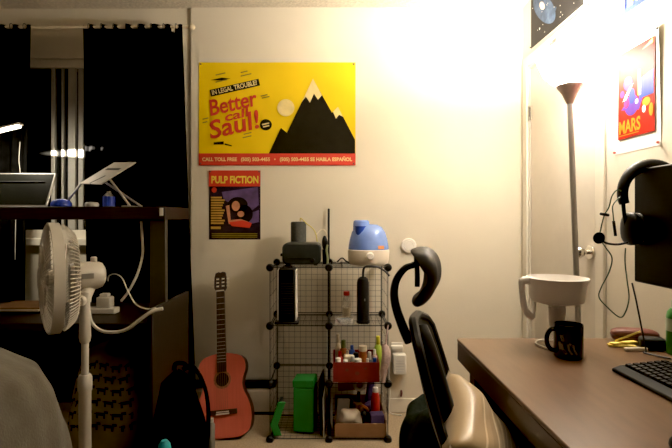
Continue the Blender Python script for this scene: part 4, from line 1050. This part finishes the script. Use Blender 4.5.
# keyboard
KX0, KX1, KY0, KY1 = .815, .963, .90, 1.338
kb = thing('keyboard', 'black computer keyboard on the right part of the desk', 'keyboard', ((KX0 + KX1) / 2, (KY0 + KY1) / 2, DT), (0, 0, .03))
kw = KX1 - KX0; kl = KY1 - KY0
obj('case', MB().prism([(-kw / 2 - .014, 0), (kw / 2, 0), (kw / 2, .030), (-kw / 2 + .010, .018), (-kw / 2 - .014, .010)], -kl / 2, kl / 2, Matrix(((1, 0, 0, 0), (0, 0, 1, 0), (0, 1, 0, 0), (0, 0, 0, 1)))), 'keyboard_body', kb, world=False, bevel=.004)
key0 = None
kslope = math.atan2(.012, kw - .01)
for r in range(6):
    for c in range(15):
        xx = -kw / 2 + .024 + r * .0205; yy = kl / 2 - .022 - c * .0188
        if yy - .0 < -kl / 2 + .015: continue
        loc = (xx, yy, .0185 + (xx + kw / 2 - .01) * math.tan(kslope) + .002)
        if key0 is None:
            kmb = MB(); kmb.add([(-.0085, -.0085, -.003), (.0085, -.0085, -.003), (.0085, .0085, -.003), (-.0085, .0085, -.003), (-.0065, -.0065, .005), (.0065, -.0065, .005), (.0065, .0065, .005), (-.0065, .0065, .005)], [(3, 2, 1, 0), (4, 5, 6, 7), (0, 1, 5, 4), (1, 2, 6, 5), (2, 3, 7, 6), (3, 0, 4, 7)])
            key0 = obj('key', kmb, 'key_black', kb, world=False); o = key0
        else:
            o = key0.copy(); C.objects.link(o); o.parent = kb
        o.location = loc; o.rotation_euler = (0, -kslope, 0)
# mouse
ms = MB().ell((0, 0, 0), (.055, .032, .022), e=.85)
for p in ms.v: p.z = max(p.z, -.006)
mo_ = thing('computer_mouse', 'black computer mouse near the front of the desk', 'mouse', (.695, .885, DT + .0065))
ms2 = MB(); ms2.v = [p + Vector((.695, .885, DT + .0065)) for p in ms.v]; ms2.f = ms.f; ms2.m = ms.m
obj('shell', ms2, 'black_plastic', mo_)
obj('wheel', MB().lathe([(.008, -.004), (.009, 0), (.008, .004)], 14, Tm((.730, .885, DT + .023), PI / 2, 0, 0)), 'satin_black', mo_)
# monitor
MX = 1.0; MY0, MY1 = .99, 1.555; MZ0, MZ1 = .976, 1.348
mn = thing('computer_monitor', 'black computer monitor at the right edge, the headset hung over its corner', 'monitor', (MX + .03, 1.25, DT))
obj('housing', MB().bb((MX, MY0, MZ0), (MX + .035, MY1, MZ1)), 'monitor_black', mn, bevel=.005)
obj('screen', MB().bb((MX - .0015, MY0 + .018, MZ0 + .03), (MX, MY1 - .018, MZ1 - .018)), 'monitor_black', mn)
obj('stand_neck', MB().bb((MX + .036, 1.20, DT + .012), (MX + .065, 1.28, 1.15)), 'monitor_black', mn, bevel=.004)
obj('stand_foot', MB().bb((MX - .03, 1.16, DT), (MX + .11, 1.32, DT + .012)), 'monitor_black', mn, bevel=.004)
# headset
HY = 1.515
hs_ = thing('headset', 'black headset with microphone boom hanging on the monitor corner', 'headset', (1.02, HY, 1.2))
hcx, hcz, hr = 1.030, 1.266, .093
bandp = [Vector((hcx + hr * math.cos(a_) * 1.02, HY, hcz + hr * math.sin(a_))) for a_ in [math.radians(198 - i * 12) for i in range(19)]]
bm_ = MB()
def bandfn(u, v):
    i = u * 18; a_ = math.radians(200 - i * 12.3); b_ = 2 * PI * v
    thick = .013 + .006 * math.sin(PI * u); wid = .020
    rr_ = hr + thick * math.cos(b_)
    return (hcx + rr_ * math.cos(a_), HY + wid * math.sin(b_), hcz + rr_ * math.sin(a_))
bm_.grid(bandfn, 30, 14)
obj('headband', bm_, 'satin_black', hs_)
for sx2, nm in ((-1, 'a'), (1, 'b')):
    ex = hcx + sx2 * .066
    ez = 1.152
    obj('yoke', MB().tube([(hcx + sx2 * (hr - .002), HY, hcz - .028), (hcx + sx2 * (hr - .006), HY, ez + .045), (ex + sx2 * .014, HY, ez)], .006, 8, 4), 'satin_black', hs_)
    e_ = obj('ear_cup', MB().ell((ex, HY, ez), (.022, .042, .054), e=.85), 'black_plastic', hs_)
    obj('ear_pad', MB().ell((ex - sx2 * .020, HY, ez), (.011, .040, .052), e=.8), 'satin_black', e_)
ecx = hcx - .066
mic = obj('microphone_boom', MB().tube([(ecx - .01, HY - .01, 1.110), (ecx - .05, HY - .012, 1.102), at(606, 243, 1.50), at(601, 239, 1.495)], .0035, 8, 5), 'black_plastic', hs_)
obj('microphone_foam', MB().ell(at(599, 238, 1.495), (.018, .014, .019), R=Euler((0, .5, 0)).to_matrix()), 'black_cloth', mic)
hc = obj('headset_cable', MB().tube([at(621, 191, 1.50), at(617, 190, 1.495), at(612, 196, 1.49), at(609, 207, 1.49), at(604.5, 215, 1.49), at(601, 228, 1.49), at(600, 238, 1.49), at(606, 248, 1.49), at(612, 258, 1.49), at(609, 272, 1.49), at(601, 288, 1.49), at(599, 297, 1.49), at(606, 306, 1.49), at(619, 317, 1.49), at(625, 313, 1.49), at(629, 298, 1.49), at(627, 280, 1.495), at(625, 262, 1.505), at(625.5, 248, 1.51)], .0019, 6, 6), 'cable_green', hs_)
obj('inline_remote', MB().box(at(604.5, 214.5, 1.488), (.030, .008, .009), R=Euler((0, .18, 0)).to_matrix()), 'black_plastic', hc, bevel=.003)
obj('side_slider', MB().tube([at(613.5, 221, 1.49), at(615.5, 236, 1.49)], .0045, 8), 'black_plastic', hc)
obj('side_wire', MB().tube([at(620, 197, 1.50), at(613, 205, 1.49), at(613, 214, 1.49), at(614, 224, 1.49)], .0017, 6, 5), 'cable_green', hc)
cord([at(632, 283, 1.55), at(636, 300, 1.55), at(641, 325, 1.535), at(646, 350, 1.51), (1.0, 1.50, DT + .004), (1.04, 1.44, DT + .004)], .0028, 'black_wire', 'thin dark cable dropping from the monitor to the desk', 'cable')
# small things
yc = (622 - CX) * 1.60 / F
for i, (dx_, dy_, dz_, rz_, ry_, l_, lab) in enumerate(((-.010, .0, .004, .25, 0, .085, 'lowest yellow paper strip on the desk, lying flat'), (.004, .012, .011, -.25, .0, .10, 'middle yellow paper strip crossing the pile on the desk'), (.006, -.006, .037, .95, .55, .085, 'topmost yellow paper strip sticking up out of the pile'))):
    tag(obj('paper_strip', MB().box((yc + dx_, 1.585 + dy_, DT + dz_ + .0005), (l_, .020, .006), R=Euler((0, -ry_, -rz_)).to_matrix()), 'yellow_paper', bevel=.001), lab, 'paper strip', 'yellow strips on the desk')
tag(obj('white_stick', MB().box(((635 - CX) * 1.54 / F, 1.535, DT + .006), (.075, .013, .012), R=Euler((0, 0, .05)).to_matrix()), 'paper', bevel=.003), 'short white stick lying in front of the yellow strips', 'stick')
ec = thing('glasses_case', 'red-brown glasses case at the back of the desk under the monitor', 'case', (1.06, 1.64, DT))
obj('shell', MB().ell((1.06, 1.645, DT + .0245), (.075, .032, .0245), e=.6, R=Euler((0, 0, -.25)).to_matrix()), 'redbrown_leather', ec)
obj('seam', MB().ell((1.06, 1.645, DT + .0245), (.0765, .0335, .0025), e=.6, R=Euler((0, 0, -.25)).to_matrix()), 'hole_dark', ec)
tag(obj('cable_box', MB().box((1.06, 1.555, DT + .0205), (.075, .05, .041), R=Euler((0, 0, -.3)).to_matrix()), 'black_plastic', bevel=.012, bseg=3), 'small black rounded box beside the glasses case', 'box')
gbx, gby = 1.108, 1.50
gbo = thing('green_bottle', 'green plastic bottle at the right edge of the desk under the monitor', 'bottle', (gbx, gby, DT))
obj('body', MB().lathe([(.032, 0), (.034, .004), (.034, .120), (.031, .135), (.022, .147)], 28, c=(gbx, gby, DT)), 'green_bottle', gbo)
obj('cap', MB().lathe([(.020, .147), (.020, .170), (.018, .174), (0, .175)], 20, c=(gbx, gby, DT)), 'green_cap', gbo)
obj('label_band', MB().lathe([(.0345, .075), (.0345, .115)], 28, c=(gbx, gby, DT)), 'green_cap', gbo)

# ---------------------------------------------------------------- office chair
CA = math.radians(-22); CHX, CHY = .245 + .35 * math.cos(CA), 1.30 + .35 * math.sin(CA)
ch = thing('office_chair', 'black mesh office chair with headrest pushed up to the brown desk', 'chair', (CHX, CHY, 0), (0, 0, math.radians(-17)))
g2 = lambda nm, mb, kk, par=None, **kw: obj(nm, mb, kk, par or ch, world=False, **kw)
g2('seat', MB().ell((0.01, 0, .425), (.25, .25, .045), e=.45), 'black_cloth')
def backx(z): # centre line of the back, reclined
    t = (z - .48) / .45
    return -.240 - .125 * t - .02 * math.sin(PI * t)
def backfn(u, v):
    z = .43 + .485 * v
    hwid = .180 * (1 - .30 * max(0, (v - .55) / .45) ** 2.2) * (1 - .16 * (1 - v))
    if v > .9: hwid *= math.sqrt(max(.12, 1 - ((v - .9) / .1) ** 2 * .85))
    y = (u * 2 - 1) * hwid
    return (backx(z) + (.045 + .035 * (1 - v)) * (y / .215) ** 2, y, z)
g2('backrest', MB().grid(backfn, 16, 24), 'mesh_olive', solid=.012)
edge = [Vector(backfn(0, v / 20)) for v in range(21)] + [Vector(backfn(u / 10, 1)) for u in range(1, 10)] + [Vector(backfn(1, 1 - v / 20)) for v in range(21)]
g2('back_frame', MB().tube(edge, .013, 8), 'black_plastic')
g2('spine', MB().tube([(-.12, 0, .39), (-.215, -.02, .42), (-.238, -.05, .55), (-.284, -.06, .70), (-.330, -.04, .84), (-.350, -.02, .895)], [.03, .03, .032, .032, .030, .024], 12, 5, flat=1.0), 'black_plastic')
# headrest arm: out behind then curling up
RL = Matrix.Rotation(-CA, 4, 'Z')
def L2(px, pyy, Y=1.30):
    p_ = at(px, pyy, Y) - Vector((CHX, CHY, 0)); return RL @ p_
g2('headrest_arm', MB().tube([L2(411, 338), L2(405, 325), L2(398, 305), L2(396, 290), L2(399, 277), L2(407, 267), L2(416, 264)], [.014, .013, .012, .011, .010, .009, .008], 12, 6, flat=1.4), 'black_plastic')
g2('headrest_bracket', MB().tube([L2(418, 256), L2(419, 270), L2(419, 285)], .007, 10, 3).tube([L2(414, 264), L2(420, 263)], .009, 10), 'black_plastic')
def headfn(u, v):
    prof = [(413, 249), (420, 246.5), (428, 247.5), (435, 254), (439, 265), (439, 279), (434, 291), (427, 299), (419, 302.5), (414.5, 299), (415.5, 293.5), (421, 289), (425, 280), (426, 268), (423, 258.5), (417, 254.5)]
    n2 = len(prof); t = (u % 1) * n2; i = int(t); t -= i
    pts4 = [Vector((*prof[(i + d_) % n2], 0)) for d_ in (-1, 0, 1, 2)]
    p0_, p1_, p2_, p3_ = pts4
    q_ = .5 * ((2 * p1_) + (p2_ - p0_) * t + (2 * p0_ - 5 * p1_ + 4 * p2_ - p3_) * t * t + (3 * p1_ - p0_ - 3 * p2_ + p3_) * t ** 3)
    w_ = v * 2 - 1
    base = L2(q_.x, q_.y)
    ctr = L2(426, 274)
    sh = math.sqrt(max(0.02, 1 - abs(w_) ** 4))
    b_ = ctr + (base - ctr) * (.25 + .75 * sh)
    return (b_.x + .018 * w_ * w_, b_.y + .095 * w_, b_.z)
hm_ = MB().grid(headfn, 64, 14, cu=True)
nn = len(hm_.v)
hm_.f.append([i * 15 for i in range(64)]); hm_.m.append(0); hm_.f.append([i * 15 + 14 for i in range(63, -1, -1)]); hm_.m.append(0)
g2('headrest', hm_, 'headrest_skin', sharp=50)
for sy in (-1, 1):
    am = g2('armrest', MB().tube([(-.05, sy * .25, .42), (-.04, sy * .285, .45), (-.03, sy * .29, .58)], .014, 8, 4), 'black_plastic')
    g2('arm_pad', MB().ell((.02, sy * .29, .592), (.12, .035, .016), e=.6), 'black_plastic', am)
g2('gas_column', MB().lathe([(.03, .09), (.03, .22), (.02, .225), (.02, .42)], 16), 'black_plastic')
for i in range(5):
    a_ = 2 * PI * i / 5 + .3
    lg = g2('leg', MB().tube([(0, 0, .10), (.16 * math.cos(a_), .16 * math.sin(a_), .09), (.27 * math.cos(a_), .27 * math.sin(a_), .065)], [.028, .022, .016], 10), 'black_plastic')
    g2('caster', MB().lathe([(.018, -.02), (.028, -.016), (.028, .016), (.018, .02)], 16, Tm((.27 * math.cos(a_), .27 * math.sin(a_), .028), PI / 2, 0, a_ + PI / 2)), 'black_plastic', lg)
# pillow
c24, s24 = math.cos(CA), math.sin(CA)
lx_, ly_ = -.175, -.060
pc = Vector((CHX + lx_ * c24 - ly_ * s24, CHY + lx_ * s24 + ly_ * c24, .595))
prot = (Matrix.Rotation(CA, 3, 'Z') @ Matrix.Rotation(math.radians(-33), 3, 'Y') @ Matrix.Rotation(math.radians(16), 3, 'X')).to_euler()
pwv = thing('throw_pillow', 'cream satin striped throw pillow on the office chair', 'pillow', pc, prot)
def pilfn(sgn):
    def fn(u, v):
        x = u * 2 - 1; y = v * 2 - 1
        ex_ = (1 - x ** 4) * (1 - y ** 4)
        pinch = 1 - .07 * (1 - abs(x)) * y * y - .0
        t = .062 * max(0, ex_) ** .42
        w_ = .006 * math.sin(9 * x + 4 * y)
        return (sgn * t + w_ * .5, .155 * y * (1 - .10 * (1 - x * x)), .160 * x * (1 - .10 * (1 - y * y)))
    return fn
pm_ = MB().grid(pilfn(1), 22, 22).grid(pilfn(-1), 22, 22)
# orient: thin axis = local x ; material stripes run along z so use y in object space
pw_o = obj('cushion', pm_, 'satin_stripe', pwv, world=False, sharp=80)

# ---------------------------------------------------------------- duffel / coat heap on floor behind chair
def heap(u, v):
    a = 2 * PI * u; k_ = 1 - v
    z = .33 * math.sin(PI / 2 * min(1, v * 1.25)) ** .8 * (1 - .12 * max(0, v - .8) / .2)
    rr_ = (1 - .80 * v ** 2.2) * (1 if v < .98 else .0)
    f = 1 + .06 * math.sin(4 * a + 5 * v) + .05 * math.sin(9 * a - 6 * v)
    x = .475 + .155 * rr_ * f * math.cos(a) + .02 * v; y = 2.22 + .15 * rr_ * f * math.sin(a)
    return (x, y, max(.001, z + .02 * math.sin(3 * a + 1) * v + .05 * v * math.cos(a)))
hp_ = tag(obj('jacket_heap', MB().grid(heap, 64, 24, cu=True), 'dark_green_cloth', sharp=80), 'dark green-black jacket heaped on the carpet behind the office chair', 'jacket')
tag(obj('white_sock', MB().ell((.46, 1.93, .030), (.045, .035, .030), e=.9), 'paper'), 'small white cloth on the carpet in front of the dark jacket', 'cloth')

# ---------------------------------------------------------------- lights
def light(name, kind, loc, energy, col, size=.05, rot=None, **kw):
    d = bpy.data.lights.new(name, kind); d.energy = energy; d.color = col
    if kind == 'POINT': d.shadow_soft_size = size
    o = bpy.data.objects.new(name, d); C.objects.link(o); o.location = loc
    if rot: o.rotation_euler = rot
    return o, d
light('bulb_light', 'POINT', (lc.x, LY, zr + .085), 112, (1, .925, .81), .05)
o, d = light('led_light', 'AREA', (hd[0], hd[1] - .02, hd[2] - .016), 5.5, (1, .90, .72)); d.shape = 'RECTANGLE'; d.size = .17; d.size_y = .03; o.rotation_euler = (math.radians(28), 0, 0)
# thin streak of the same lamp on the window frames
src = Vector((-1.63, 2.40, 1.60)); tgt = Vector((-1.52, 2.90, 1.585))
o, d = light('led_streak', 'SPOT', src, 420, (1, .9, .7)); d.spot_size = math.radians(70); d.spot_blend = .5; d.shadow_soft_size = .002
o.rotation_euler = (tgt - src).to_track_quat('-Z', 'Y').to_euler(); o.scale = (1, .075, 1)
w = bpy.data.worlds.new('World'); bpy.context.scene.world = w; w.use_nodes = True
w.node_tree.nodes['Background'].inputs['Color'].default_value = (1, .82, .62, 1)
w.node_tree.nodes['Background'].inputs['Strength'].default_value = .05

# ---------------------------------------------------------------- camera
cd = bpy.data.cameras.new('camera'); cam = bpy.data.objects.new('camera', cd); C.objects.link(cam)
cam.location = (0, 0, EYE); cam.rotation_euler = (PI / 2, 0, 0)
cd.sensor_width = 36; cd.lens = 36 * F / 672
cd.shift_x = (336 - CX) / 672; cd.shift_y = -(224 - CY) / 672
cd.clip_start = .02
bpy.context.scene.camera = cam
vs = bpy.context.scene.view_settings
vs.view_transform = 'Standard'; vs.look = 'None'; vs.exposure = 0.24; vs.gamma = 1.0

vs.use_curve_mapping = True
vs.curve_mapping.black_level = (.006, .006, .006)
vs.curve_mapping.update()
